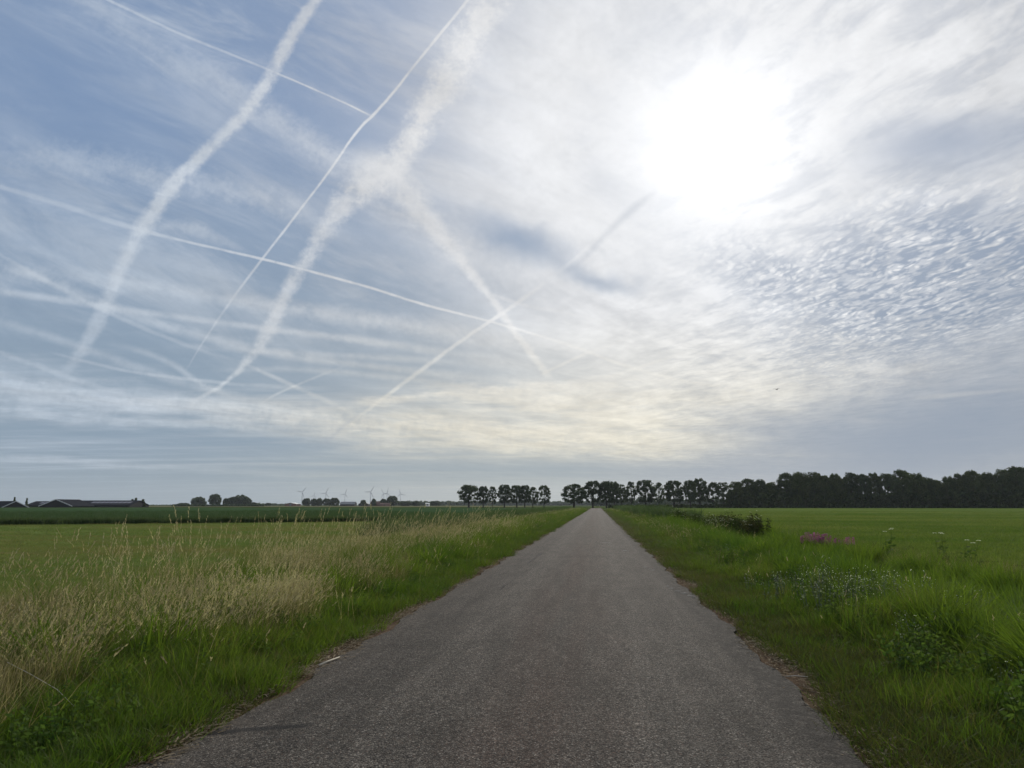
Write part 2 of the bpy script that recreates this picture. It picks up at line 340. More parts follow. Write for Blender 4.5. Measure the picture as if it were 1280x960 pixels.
# ================================================================== materials
def material(name):
    m_ = bpy.data.materials.new(name); m_.use_nodes = True; t = m_.node_tree
    return m_, NT(t), t.nodes['Principled BSDF'], t
def simple(name, col, rough=0.8, var=0.25, scale=3.0, spec=0.3, bump=0.0):
    m_, N, b, t = material(name)
    g = N.n.new('ShaderNodeTexCoord').outputs['Object']
    n = N.noise(g, scale, 5.0, 0.6)
    c = N.mix(n, tuple(v*(1-var) for v in col), tuple(v*(1+var) for v in col))
    N.put(b.inputs['Base Color'], c); b.inputs['Roughness'].default_value = rough
    b.inputs['Specular IOR Level'].default_value = spec
    if bump:
        bn = N.n.new('ShaderNodeBump'); bn.inputs['Distance'].default_value = bump; N.put(bn.inputs['Height'], n); N.put(b.inputs['Normal'], bn.outputs[0])
    return m_
def foliage(name, cols, trans=0.45, rough=0.65, spec=0.18, patch=0.35, wp=0.45, stretch=1.0):
    """leaves and grass: part diffuse, part translucent, tint varying from plant to plant"""
    m_, N, b, t = material(name)
    oi = N.n.new('ShaderNodeObjectInfo').outputs['Random']
    cr = N.n.new('ShaderNodeValToRGB'); cr.color_ramp.interpolation = 'LINEAR'
    els = cr.color_ramp.elements
    for i, c in enumerate(cols):
        e = els[0] if i == 0 else (els[1] if i == len(cols)-1 else els.new(i/(len(cols)-1)))
        e.position = i/(len(cols)-1); e.color = (*c, 1)
    geo = N.n.new('ShaderNodeNewGeometry')
    big = N.noise(N.mapping(geo.outputs['Position'], scale=(1, stretch, 1)), patch, 3.0, 0.6)
    f = N.m('ADD', N.m('MULTIPLY', oi, 1-wp), N.m('MULTIPLY', N.rng(big, 0.3, 0.7), wp))
    N.put(cr.inputs[0], f); c = cr.outputs[0]
    fine = N.m('MULTIPLY_ADD', geo.outputs['Random Per Island'], 0.5, 0.75)
    c = N.v('SCALE', c, fine)
    N.put(b.inputs['Base Color'], c); b.inputs['Roughness'].default_value = rough; b.inputs['Specular IOR Level'].default_value = spec
    tr_ = N.n.new('ShaderNodeBsdfTranslucent'); N.put(tr_.inputs[0], N.v('MULTIPLY', c, (1.15, 1.25, 0.7)))
    mx = N.n.new('ShaderNodeMixShader'); mx.inputs[0].default_value = trans
    t.links.new(b.outputs[0], mx.inputs[1]); t.links.new(tr_.outputs[0], mx.inputs[2])
    t.links.new(mx.outputs[0], t.nodes['Material Output'].inputs[0])
    return m_

M_GREEN = foliage('grass_green', [(0.055, 0.110, 0.012), (0.085, 0.145, 0.018), (0.125, 0.165, 0.026)])
M_LUSH = foliage('grass_lush', [(0.045, 0.105, 0.012), (0.090, 0.165, 0.020), (0.160, 0.215, 0.030)])
M_OLIVE = foliage('grass_olive', [(0.070, 0.095, 0.022), (0.110, 0.120, 0.036), (0.16, 0.135, 0.055)])
M_DULL = foliage('grass_dull', [(0.045, 0.062, 0.014), (0.070, 0.080, 0.022), (0.110, 0.095, 0.040)])
M_STRAW = foliage('dry_straw', [(0.20, 0.165, 0.085), (0.29, 0.24, 0.13), (0.42, 0.35, 0.21)], trans=0.35)
M_SEED = foliage('seed_head', [(0.26, 0.20, 0.13), (0.36, 0.30, 0.20), (0.50, 0.43, 0.30)], trans=0.4)
M_REED = foliage('reed_blue_green', [(0.050, 0.080, 0.035), (0.070, 0.105, 0.050), (0.10, 0.13, 0.065)])
M_CROP = foliage('crop_leaf', [(0.045, 0.085, 0.035), (0.060, 0.105, 0.042), (0.075, 0.12, 0.050)], trans=0.3)
M_WEED = foliage('weed_leaf', [(0.045, 0.095, 0.020), (0.075, 0.130, 0.028), (0.11, 0.15, 0.04)], rough=.8, spec=.08)
M_WEEDDARK = foliage('dark_weed_leaf', [(0.022, 0.045, 0.014), (0.035, 0.060, 0.018), (0.060, 0.055, 0.030)], rough=.9, spec=.03)
M_DEADG = foliage('withered_grass', [(0.12, 0.085, 0.045), (0.18, 0.13, 0.075), (0.24, 0.18, 0.11)])
M_FIELDG = foliage('field_grass', [(0.085, 0.155, 0.034), (0.110, 0.175, 0.042), (0.15, 0.18, 0.060), (0.23, 0.17, 0.090)], patch=.045, wp=.72, stretch=2.6, spec=.05)
M_MEADG = foliage('meadow_grass', [(0.065, 0.125, 0.018), (0.105, 0.170, 0.028), (0.145, 0.195, 0.040), (0.19, 0.20, 0.065)], patch=.035, wp=.7, stretch=1.6, spec=.05)
M_GREYWEED = foliage('grey_weed_leaf', [(0.10, 0.13, 0.09), (0.15, 0.18, 0.13), (0.2, 0.22, 0.17)])
M_WHITE = foliage('white_petal', [(0.6, 0.6, 0.55), (0.7, 0.7, 0.65), (0.8, 0.8, 0.75)], trans=0.4)
M_PINK = foliage('purple_petal', [(0.20, 0.04, 0.17), (0.29, 0.065, 0.24), (0.38, 0.12, 0.31)], trans=0.4)
M_TREE = foliage('tree_leaf', [(0.036, 0.058, 0.024), (0.055, 0.082, 0.032), (0.080, 0.106, 0.044)], trans=0.25)
M_WOOD = foliage('wood_leaf', [(0.022, 0.042, 0.012), (0.050, 0.078, 0.022), (0.095, 0.118, 0.035)], trans=0.22)
M_BARK = simple('bark', (0.045, 0.038, 0.030), 0.9, 0.3, 4.0)

def ground_mat():
    m_, N, b, t = material('verge_soil')
    g = N.n.new('ShaderNodeNewGeometry').outputs['Position']
    n1 = N.noise(g, 0.8, 6.0, 0.65); n2 = N.noise(g, 14.0, 6.0, 0.7); n3 = N.noise(g, 0.02, 4.0, 0.5)
    c = N.mix(N.rng(n1, 0.35, 0.65), (0.030, 0.040, 0.012), (0.060, 0.062, 0.025))
    c = N.mix(N.rng(n2, 0.45, 0.7), c, (0.085, 0.062, 0.036))
    far = N.rng(N.sep(g)[1], 60.0, 160.0)
    c = N.mix(far, c, N.mix(N.rng(n3, 0.35, 0.65), (0.050, 0.080, 0.022), (0.095, 0.110, 0.040)))
    # dry soil and litter along both road edges
    x = N.sep(g)[0]
    ex = N.m('ADD', x, N.m('MULTIPLY', N.m('SUBTRACT', N.noise(g, 2.2, 4.0, 0.6), 0.5), 0.45))
    dl = N.m('ABSOLUTE', N.m('SUBTRACT', ex, -2.66)); dr = N.m('ABSOLUTE', N.m('SUBTRACT', ex, 1.68))
    em = N.rng(N.m('MINIMUM', dl, dr), 0.34, 0.08)
    soil = N.mix(n2, (0.05, 0.034, 0.024), (0.20, 0.145, 0.10))
    c = N.mix(em, c, soil)
    N.put(b.inputs['Base Color'], c); b.inputs['Roughness'].default_value = 0.95; b.inputs['Specular IOR Level'].default_value = 0.0
    bn = N.n.new('ShaderNodeBump'); bn.inputs['Distance'].default_value = 0.03; bn.inputs['Strength'].default_value = 0.8
    N.put(bn.inputs['Height'], n2); N.put(b.inputs['Normal'], bn.outputs[0])
    return m_
def field_mat(name, c1, c2, c3, streak, rot, s1=0.05, s2=0.5, amt=0.5):
    m_, N, b, t = material(name)
    g = N.n.new('ShaderNodeNewGeometry').outputs['Position']
    gs = N.mapping(g, rot=(0, 0, R(rot)), scale=(1, streak, 1))
    n1 = N.noise(gs, s1, 5.0, 0.6); n2 = N.noise(gs, s2, 5.0, 0.65); n3 = N.noise(g, 8.0, 5.0, 0.7)
    c = N.mix(N.rng(n1, 0.35, 0.65), c1, c2)
    c = N.mix(N.m('MULTIPLY', N.rng(n2, 0.5, 0.72), amt), c, c3)
    c = N.mix(N.rng(n3, 0.3, 0.7, 0.0, 0.35), c, tuple(v*0.45 for v in c1))
    N.put(b.inputs['Base Color'], c); b.inputs['Roughness'].default_value = 0.9; b.inputs['Specular IOR Level'].default_value = 0.0
    bn = N.n.new('ShaderNodeBump'); bn.inputs['Distance'].default_value = 0.05; bn.inputs['Strength'].default_value = 0.6
    N.put(bn.inputs['Height'], n3); N.put(b.inputs['Normal'], bn.outputs[0])
    return m_
def asphalt_mat():
    m_, N, b, t = material('worn_asphalt')
    g = N.n.new('ShaderNodeNewGeometry').outputs['Position']
    cell = N.voro(g, 100.0, out='Color'); cs = N.sep(cell)
    d = N.voro(g, 100.0)
    cell2 = N.sep(N.voro(g, 95.0, out='Color'))
    n1 = N.noise(g, 0.9, 5.0, 0.6); n2 = N.noise(g, 9.0, 5.0, 0.7)
    ns = N.noise(N.mapping(g, scale=(1, 0.06, 1)), 2.4, 5.0, 0.6)
    base = N.mix(N.rng(n1, 0.3, 0.7), (0.082, 0.072, 0.058), (0.115, 0.099, 0.080))
    x = N.sep(g)[0]
    base = N.mix(N.rng(n2, 0.3, 0.75, 0.0, 0.5), base, (0.036, 0.034, 0.032))
    cen = N.rng(N.m('ABSOLUTE', N.m('SUBTRACT', x, N.m('MULTIPLY_ADD', n1, 0.8, -0.85))), 0.95, 0.1)
    base = N.mix(N.m('MULTIPLY', cen, N.rng(ns, 0.35, 0.65, 0.15, 0.75)), base, (0.088, 0.062, 0.048))
    # individual chippings: dark binder between, some pale and some reddish stones
    base = N.v('SCALE', base, N.m('MULTIPLY_ADD', cs[0], 1.35, 0.30))
    base = N.mix(N.rng(cs[1], 0.86, 0.95, 0.0, 0.8), base, (0.25, 0.225, 0.19))
    base = N.mix(N.rng(cell2[0], 0.965, 0.985, 0.0, 0.8), base, (0.32, 0.28, 0.23))
    base = N.mix(N.rng(cell2[1], 0.93, 0.97, 0.0, 0.6), base, (0.10, 0.055, 0.038))
    base = N.mix(N.rng(d, 0.45, 0.75, 0.0, 0.8), base, (0.014, 0.013, 0.013))
    nr_ = N.noise(N.mapping(g, scale=(1, 0.12, 1)), 5.5, 6.0, 0.7)
    base = N.v('SCALE', base, N.rng(nr_, 0.3, 0.7, 0.80, 1.22))
    trk = N.m('MAXIMUM', N.rng(N.m('ABSOLUTE', N.m('ADD', x, 1.35)), 0.45, 0.0), N.rng(N.m('ABSOLUTE', N.m('SUBTRACT', x, 0.35)), 0.45, 0.0))
    base = N.v('SCALE', base, N.m('MULTIPLY_ADD', trk, 0.22, 0.92))
    n4 = N.noise(g, 30.0, 4.0, 0.75)
    base = N.v('SCALE', base, N.rng(n4, 0.35, 0.65, 0.72, 1.28))
    # dust towards the edges, darker broken rim
    e = N.m('MINIMUM', N.m('ADD', x, 2.6), N.m('SUBTRACT', 1.6, x))
    base = N.mix(N.m('MULTIPLY', N.rng(e, 0.5, 0.05), N.rng(n2, 0.42, 0.62, 0.0, 0.65)), base, (0.11, 0.092, 0.072))
    rim = N.m('MULTIPLY', N.rng(N.m('ADD', N.m('SUBTRACT', 1.6, x), N.m('MULTIPLY', n1, -0.25)), 0.30, 0.12), N.rng(n2, 0.35, 0.6, 0.2, 0.85))
    base = N.mix(rim, base, (0.022, 0.020, 0.018))
    # resurfaced patch by the left edge
    rel = N.v('SUBTRACT', g, (-2.28, 5.02, 0)); u = N.sep(N.mapping(rel, rot=(0, 0, R(-17)), scale=(1, 1, 1)))
    pm = N.m('MULTIPLY', N.rng(N.m('ADD', N.m('ABSOLUTE', u[0]), N.m('MULTIPLY', n2, 0.1)), 0.42, 0.34), N.rng(N.m('ADD', N.m('ABSOLUTE', u[1]), N.m('MULTIPLY', n2, 0.06)), 0.10, 0.055))
    base = N.mix(N.m('MULTIPLY', pm, 0.75), base, (0.018, 0.018, 0.018))
    N.put(b.inputs['Base Color'], base)
    N.put(b.inputs['Roughness'], N.m('MULTIPLY_ADD', cs[2], 0.2, 0.78)); b.inputs['Specular IOR Level'].default_value = 0.08
    bn = N.n.new('ShaderNodeBump'); bn.inputs['Distance'].default_value = 0.006; bn.inputs['Strength'].default_value = 0.9
    N.put(bn.inputs['Height'], N.m('ADD', N.m('MULTIPLY', d, -1.0), N.m('MULTIPLY', n2, 1.5))); N.put(b.inputs['Normal'], bn.outputs[0])
    return m_
M_GROUND = ground_mat()
M_ASPHALT = asphalt_mat()
M_MOWN = field_mat('mown_field', (0.110, 0.168, 0.040), (0.150, 0.195, 0.054), (0.24, 0.175, 0.090), 7.0, 4, 0.03, 0.16, 0.75)
M_MEADOW = field_mat('meadow', (0.090, 0.140, 0.028), (0.140, 0.185, 0.042), (0.16, 0.16, 0.06), 2.2, 14, 0.02, 0.07, 0.6)
M_CROPG = field_mat('crop_canopy', (0.045, 0.085, 0.034), (0.062, 0.105, 0.045), (0.035, 0.065, 0.028), 6.0, 6, 0.03, 0.4, 0.5)
M_FAR1 = field_mat('far_field_dark', (0.035, 0.062, 0.020), (0.045, 0.075, 0.025), (0.06, 0.08, 0.03), 3.0, 0, 0.01, 0.05)
M_FAR2 = field_mat('far_field_pale', (0.16, 0.15, 0.085), (0.20, 0.18, 0.11), (0.12, 0.13, 0.06), 3.0, 0, 0.01, 0.05)

# ================================================================== ground, fields, road
XL, XR = -2.60, 1.60                       # road edges
def vnoise(x, y, s):                       # cheap smooth noise for relief
    return (np.sin(x*s*1.7+y*s*0.9+1.3)+np.sin(x*s*-1.1+y*s*2.3+4.1)+np.sin(x*s*2.9-y*s*1.9+2.2)+np.sin(y*s*3.7+x*s*0.7))/4
def terrain(x, y):
    x = np.asarray(x, float); y = np.asarray(y, float)
    ss = lambda a, b, v: (lambda t: t*t*(3-2*t))(np.clip((v-a)/(b-a), 0, 1))
    z = np.zeros(np.broadcast(x, y).shape)
    near = 1-ss(120, 200, y)
    off = ss(0.1, 1.2, np.maximum(XL-x, x-XR))                       # away from the road
    zone = (1-ss(7.0, 8.5, -x)) * (1-ss(10.0, 12.0, x))
    z = z + off*near*zone*(0.05*vnoise(x, y, 0.9)+0.03*vnoise(x, y, 3.1)+0.02)
    dc = 5.5 + 0.025*np.clip(y-5, 0, 80) + 0.25*np.sin(y*0.13)        # ditch on the right
    z = z - 0.55*np.exp(-((x-dc)/0.75)**2)*near + 0.10*np.exp(-((x-dc+1.7)/0.8)**2)*near
    z = z - 0.02*(1-ss(0, 0.5, np.maximum(XL-x, x-XR))) - 0.006*(1-off)
    return z
def graded(a, fine0, fine1, step, b, k=1.25):
    v = list(np.arange(fine0, fine1+1e-6, step)); s = step; p = fine1
    while p < b: s *= k; p += s; v.append(min(p, b))
    s = step; p = fine0
    while p > a: s *= k; p -= s; v.insert(0, max(p, a))
    return np.array(v)
gx = graded(-7000, -10, 14, 0.3, 7000); gy = graded(-60, 2, 60, 0.4, 7000, 1.2)
X, Y = np.meshgrid(gx, gy); Z = terrain(X, Y)
nx, ny = len(gx), len(gy)
V = np.stack([X.ravel(), Y.ravel(), Z.ravel()], 1)
Fc = [(j*nx+i, j*nx+i+1, (j+1)*nx+i+1, (j+1)*nx+i) for j in range(ny-1) for i in range(nx-1)]
tag(link('ground', mesh('ground', V, Fc, [M_GROUND], smooth=True)), kind='structure')

def sheet(name, pts, z, mat_):
    o = link(name, mesh(name, [(p[0], p[1], z) for p in pts], [tuple(range(len(pts)))], [mat_])); return tag(o, kind='structure')
# crop edge on the left: a line slanting away
E0 = np.array((-45.1, 52.3)); E1 = np.array((-13.3, 70.3)); eu = (E1-E0)/np.linalg.norm(E1-E0)
def edge(t): return E0+eu*t                # t metres along the edge; 0 at the left frame side
A_, B_ = edge(-120), edge(45)
sheet('mown_field', [(-8.6, -20), (-8.6, B_[1]), tuple(B_), tuple(A_), (-150, -20)], 0.012, M_MOWN)
nn = np.array((-eu[1], eu[0]))
C0, C1 = A_+nn*330, np.array((-6.5, 340.0))
sheet('crop_field', [tuple(A_), tuple(B_), (-6.5, B_[1]), (-6.5, 300), (-60, 330), (-330, 330), (-400, 200)], 0.012, M_CROPG)
sheet('meadow', [(11.0, -20), (150, -20), (330, 300), (180, 372), (10.5, 345), (8.8, 200), (8.8, 90), (9.6, 40)], 0.012, M_MEADOW)
sheet('far_field', [(-900, 345), (-20, 350), (-20, 420), (-1100, 520)], 0.012, M_FAR1)
sheet('stubble_field', [(-500, 560), (-60, 600), (-60, 900), (-700, 900)], 0.012, M_FAR2)

# road: a slab with a crumbled edge, 5 cm proud of the soil
ys = graded(-6, -6, 45, 0.07, 352, 1.04); nr = len(ys)
def rag(y, s):
    r_ = np.random.default_rng(s); n = r_.normal(size=len(y)); k = np.ones(5)/5
    return 0.055*np.sin(y*1.9+s)+0.04*np.sin(y*4.3+2*s)+0.03*np.sin(y*0.61+s) + 0.05*np.convolve(n, k, 'same')
el = XL + rag(ys, 3)*0.8; er = XR + rag(ys, 8)*0.6
cols = [0, 0.004, 0.06, 0.25, 0.5, 0.75, 0.94, 0.996, 1]
V = []; Fc = []
for j in range(nr):
    for i, u in enumerate(cols):
        x = el[j]*(1-u)+er[j]*u
        z = 0.012+0.035*(1-(2*u-1)**2)
        if i in (0, len(cols)-1): z = -0.045
        elif i in (1, len(cols)-2): z = 0.006
        V.append((x, ys[j], z))
nc = len(cols)
Fc = [(j*nc+i, j*nc+i+1, (j+1)*nc+i+1, (j+1)*nc+i) for j in range(nr-1) for i in range(nc-1)]
road = tag(link('road', mesh('road', V, Fc, [M_ASPHALT], smooth=False)), kind='structure')
def road_z(x):
    u = (x-XL)/(XR-XL); return 0.012+0.035*(1-(2*u-1)**2)
M_STAIN = simple('chalky_stain', (0.24, 0.23, 0.21), 0.95, 0.4, 25.0, 0.0)
M_LINE = simple('sun_bleached_streak', (0.13, 0.12, 0.11), 0.95, 0.35, 25.0, 0.0)
def stain(pts, w, mat_):
    mb = MB()
    for (x, y, s) in pts:
        n = 9; c = (x, y)
        V_ = [(x, y, road_z(x)+0.004)]
        for k in range(n):
            a = 2*math.pi*k/n; r_ = s*rnd.uniform(0.4, 1.15)
            V_.append((x+math.cos(a)*r_*w, y+math.sin(a)*r_, road_z(x)+0.0035))
        mb.add(V_, [(0, 1+k, 1+(k+1) % n) for k in range(n)])
    o = link('pale_stain', mb.mesh('pale_stain', [mat_])); o.parent = road; return o
stain([(1.30, 13.9, .10), (1.36, 13.5, .09), (1.44, 13.2, .11), (1.50, 12.9, .10), (1.52, 12.7, .06), (1.26, 14.25, .05)], 0.7, M_STAIN)
stain([(1.12, 18.4, .10), (1.2, 18.0, .07), (1.22, 17.6, .12), (1.05, 18.9, .05)], 0.6, M_STAIN)
stain([(0.85, 24.8, .18), (0.95, 24.6, .10)], 0.5, M_STAIN)
stain([(0.25, 29.6, .16), (0.42, 29.5, .14), (0.1, 29.7, .1)], 0.9, M_STAIN)
stain([(-1.72, 13.3+0.16*k, .08) for k in range(5)]+[(-1.66+0.03*k, 14.1+0.1*k, .07) for k in range(4)], 0.25, M_LINE)
stain([(-1.78+0.008*k, 19.5+0.5*k, .3) for k in range(8)], 0.12, M_LINE)

# ================================================================== plants used many times over
def proto(name, mb, mats): return bpy.data.objects.new(name, mb.mesh(name, mats))
def collection(name, obs):
    c = bpy.data.collections.new(name)
    for o in obs: c.objects.link(o)
    return c
def tuft(n, rad, h0, h1, w, lean, mi=(0,), seg=3):
    mb = MB()
    for k in range(n):
        a = rnd.uniform(0, 6.283); r_ = rad*math.sqrt(rnd.random())
        az = a+rnd.uniform(-1, 1) if rnd.random() < .6 else rnd.uniform(-0.8, 0.8)
        mb.blade((r_*math.cos(a), r_*math.sin(a), -0.02), rnd.uniform(h0, h1), w*rnd.uniform(.7, 1.3), rnd.uniform(*lean), az, rnd.uniform(.3, .9), seg, rnd.choice(mi))
    return mb
short_p = [proto('short_tuft', tuft(60, .17, .06, .20, .0065, (.2, 1.1), (0, 0, 0, 0, 0, 0, 0, 0, 0, 1)), [M_GREEN, M_OLIVE]) for _ in range(5)]
worn_p = [proto('worn_tuft', tuft(56, .17, .04, .15, .006, (.3, 1.3), (0, 0, 0, 1)), [M_DULL, M_GREEN]) for _ in range(4)]
mid_p = [proto('mid_tuft', tuft(44, .17, .16, .46, .010, (.25, 1.0), (0, 0, 0, 0, 0, 0, 1)), [M_LUSH, M_OLIVE]) for _ in range(5)]
lush_p = [proto('lush_tuft', tuft(42, .2, .35, .85, .017, (.25, .95), (0, 0, 0, 1), 4), [M_LUSH, M_GREEN]) for _ in range(5)]
olive_p = [proto('olive_tuft', tuft(50, .2, .15, .5, .006, (.1, .6), (0, 0, 1)), [M_OLIVE, M_STRAW]) for _ in range(4)]
brown_p = [proto('brown_tuft', tuft(46, .2, .2, .55, .006, (.1, .7), (0, 0, 1, 2)), [M_STRAW, M_OLIVE, M_DEADG]) for _ in range(4)]
stub_p = [proto('field_tuft', tuft(45, .35, .03, .10, .010, (.1, .8), (0,), 2), [M_FIELDG]) for _ in range(4)]
mead_p = [proto('meadow_tuft', tuft(45, .35, .04, .16, .011, (.1, .8), (0,), 2), [M_MEADG]) for _ in range(4)]
def dry_clump(n, h0, h1, rad=.22):
    mb = MB()
    for k in range(n):
        a = rnd.uniform(0, 6.283); r_ = rad*math.sqrt(rnd.random()); b = (r_*math.cos(a), r_*math.sin(a), -0.02)
        h = rnd.uniform(h0, h1); az = rnd.gauss(0.0, 0.8); ln = rnd.uniform(.05, .62)
        tip = mb.blade(b, h, rnd.uniform(.0040, .0062), ln, az, .7, 4, 0)
        # seed head: narrow panicle of chaffy flakes round the top of the stem
        hl = rnd.uniform(.10, .17)*min(1.2, h); nfl = 9
        dx, dy = math.cos(az)*ln*1.5, math.sin(az)*ln*1.5; d = Vector((dx, dy, 1)).normalized()
        for i in range(nfl):
            t = i/(nfl-1); p = Vector(tip)-d*hl*(1-t)*0.95+Vector((rnd.uniform(-1, 1), rnd.uniform(-1, 1), 0))*.004
            sp = rnd.uniform(.15, .5); dd = d+Vector((rnd.uniform(-1, 1), rnd.uniform(-1, 1), 0))*sp
            mb.leaf(p, dd, rnd.uniform(.024, .042), .010, 1)
        if rnd.random() < .5: mb.blade(b, h*.55, .005, rnd.uniform(.3, .8), az+rnd.uniform(-1, 1), .8, 3, rnd.choice((0, 2)))
    return mb
dry_p = [proto('dry_clump', dry_clump(11, .5, 1.0), [M_STRAW, M_SEED, M_OLIVE]) for _ in range(6)]
dry_tall_p = [proto('tall_dry_clump', dry_clump(8, .95, 1.35, .3), [M_STRAW, M_SEED, M_OLIVE]) for _ in range(5)]
def weed(n, h0, h1, leafl, mi_leaf=0, flower=None, fl_n=8, spread=.16):
    mb = MB()
    for k in range(n):
        a = rnd.uniform(0, 6.283); r_ = spread*math.sqrt(rnd.random()); h = rnd.uniform(h0, h1)
        b = Vector((r_*math.cos(a), r_*math.sin(a), -0.02)); top = b+Vector((rnd.uniform(-.15, .25)*h, rnd.uniform(-.15, .15)*h, h))
        mb.tube([b, (b+top)/2+Vector((0, 0, .02)), top], [.004, .003, .002], 4, 0)
        nl = int(h/.05)
        for i in range(nl):
            t = .15+.8*i/nl; p = b.lerp(top, t); aa = i*2.4; d = Vector((math.cos(aa), math.sin(aa), rnd.uniform(-.2, .6)))
            mb.leaf(p, d, leafl*(1.15-t*.6)*rnd.uniform(.8, 1.2), leafl*.36, 0)
        if flower:
            for i in range(fl_n):
                aa = rnd.uniform(0, 6.28); rr = rnd.uniform(0, .05)
                mb.leaf(top+Vector((math.cos(aa)*rr, math.sin(aa)*rr, rnd.uniform(0, .02))), (math.cos(aa), math.sin(aa), rnd.uniform(-.1, .5)), .013, .010, 1)
    return mb
weed_p = [proto('weed', weed(7, .25, .6, .10), [M_WEED]) for _ in range(5)]
grey_p = [proto('grey_weed', weed(8, .2, .42, .05, flower=True, fl_n=2), [M_GREYWEED, M_WHITE]) for _ in range(4)]
umbel_p = [proto('white_flower', weed(3, .45, .85, .11, flower=True, fl_n=16), [M_WEED, M_WHITE]) for _ in range(4)]
def crop_plant(h, n=26, rad=.35):
    mb = MB()
    for k in range(n):
        a = rnd.uniform(0, 6.283); r_ = rad*math.sqrt(rnd.random())
        mb.blade((r_*math.cos(a), r_*math.sin(a), 0), h*rnd.uniform(.7, 1.1), .035, rnd.uniform(.1, .6), rnd.uniform(0, 6.28), .7, 3, 0)
    return mb
crop_p = [proto('crop_clump', crop_plant(.62), [M_CROP]) for _ in range(5)]
reed_p = [proto('reed_clump', crop_plant(.80, 30, .3), [M_REED]) for _ in range(5)]
litter = MB()
for k in range(26):
    x, y = rnd.uniform(-.2, .2), rnd.uniform(-.2, .2); a = rnd.uniform(0, 3.14); l = rnd.uniform(.01, .07); w = rnd.uniform(.002, .006) if rnd.random() < .7 else rnd.uniform(.008, .018)
    dx, dy = math.cos(a)*l/2, math.sin(a)*l/2; ox, oy = -math.sin(a)*w/2, math.cos(a)*w/2; z = rnd.uniform(.004, .022); z2 = z+rnd.uniform(-.006, .012)
    litter.add([(x-dx-ox, y-dy-oy, z), (x+dx-ox, y+dy-oy, z2), (x+dx+ox, y+dy+oy, z2+.002), (x-dx+ox, y-dy+oy, z+.002)], [(0, 1, 2, 3)], rnd.choice((0, 1)))
M_DEAD = foliage('dead_leaf', [(0.06, 0.036, 0.022), (0.10, 0.065, 0.04), (0.17, 0.12, 0.075)], trans=.1, rough=1, spec=0)
M_LITSTRAW = foliage('litter_straw', [(0.14, 0.11, 0.07), (0.24, 0.19, 0.125), (0.36, 0.29, 0.20)], trans=.1, rough=1, spec=0)
litter_p = [proto('litter', litter, [M_LITSTRAW, M_DEAD])]

COLS = {}
def scatter(name, P_, obs, smin=.8, smax=1.25, tilt=.15, zs=None, hmul=None):
    """one 'stuff' object: a point cloud that carries an instance of a plant on every point"""
    P_ = np.asarray(P_, float); n = len(P_)
    me = bpy.data.meshes.new(name); me.vertices.add(n); me.vertices.foreach_set('co', P_.ravel())
    for nm, ty in (('rot', 'FLOAT_VECTOR'), ('scl', 'FLOAT_VECTOR'), ('pick', 'INT')): me.attributes.new(nm, ty, 'POINT')
    rot = np.stack([rng.normal(0, tilt, n), rng.normal(0, tilt, n), rng.uniform(-1.0, 1.0, n) if 'dry' in name else rng.uniform(0, 6.283, n)], 1)
    s = rng.uniform(smin, smax, n) if not isinstance(smin, np.ndarray) else smin*rng.uniform(.8, 1.25, n)
    if isinstance(smin, np.ndarray): z = s*(smin.min()/smin)**.85*(rng.uniform(.75, 1.2, n) if zs is None else zs)
    else: z = s*(rng.uniform(.8, 1.2, n) if zs is None else zs)
    if hmul is not None: z = z*hmul
    scl = np.stack([s, s, z], 1)
    me.attributes['rot'].data.foreach_set('vector', rot.ravel()); me.attributes['scl'].data.foreach_set('vector', scl.ravel()); me.attributes['pick'].data.foreach_set('value', rng.integers(0, len(obs), n).astype(np.int32))
    o = link(name, me); tag(o, kind='stuff')
    key = tuple(id(x) for x in obs); col_ = COLS.setdefault(key, None) or collection(name+'_kinds', obs); COLS[key] = col_
    ng = bpy.data.node_groups.new(name, 'GeometryNodeTree')
    ng.interface.new_socket('Geometry', in_out='INPUT', socket_type='NodeSocketGeometry'); ng.interface.new_socket('Geometry', in_out='OUTPUT', socket_type='NodeSocketGeometry')
    gi = ng.nodes.new('NodeGroupInput'); go = ng.nodes.new('NodeGroupOutput')
    ip = ng.nodes.new('GeometryNodeInstanceOnPoints'); ci = ng.nodes.new('GeometryNodeCollectionInfo')
    ci.inputs['Collection'].default_value = col_; ci.inputs['Separate Children'].default_value = True; ci.inputs['Reset Children'].default_value = True
    def attr(nm, ty):
        a = ng.nodes.new('GeometryNodeInputNamedAttribute'); a.data_type = ty; a.inputs[0].default_value = nm; return a.outputs[0]
    ip.inputs['Pick Instance'].default_value = True
    e2r = ng.nodes.new('FunctionNodeEulerToRotation')
    ng.links.new(gi.outputs[0], ip.inputs['Points']); ng.links.new(ci.outputs[0], ip.inputs['Instance'])
    ng.links.new(attr('pick', 'INT'), ip.inputs['Instance Index']); ng.links.new(attr('rot', 'FLOAT_VECTOR'), e2r.inputs[0]); ng.links.new(e2r.outputs[0], ip.inputs['Rotation'])
    ng.links.new(attr('scl', 'FLOAT_VECTOR'), ip.inputs['Scale']); ng.links.new(ip.outputs[0], go.inputs[0])
    md = o.modifiers.new('scatter', 'NODES'); md.node_group = ng
    return o
def spots(n, xf, y0, y1, power=1.0):
    """n points, denser near the viewer; xf(y, u) gives the x of a point"""
    u = rng.random(n)
    y = y0*(y1/y0)**(u) if power == 1.0 else y0+(y1-y0)*u
    return y, rng.random(n)
def put(y, x, dz=0.0): return np.stack([x, y, terrain(x, y)+dz], 1)
def lod(y, a=1.0): return a*np.clip(y/14.0, 1.0, 3.2)**0.6

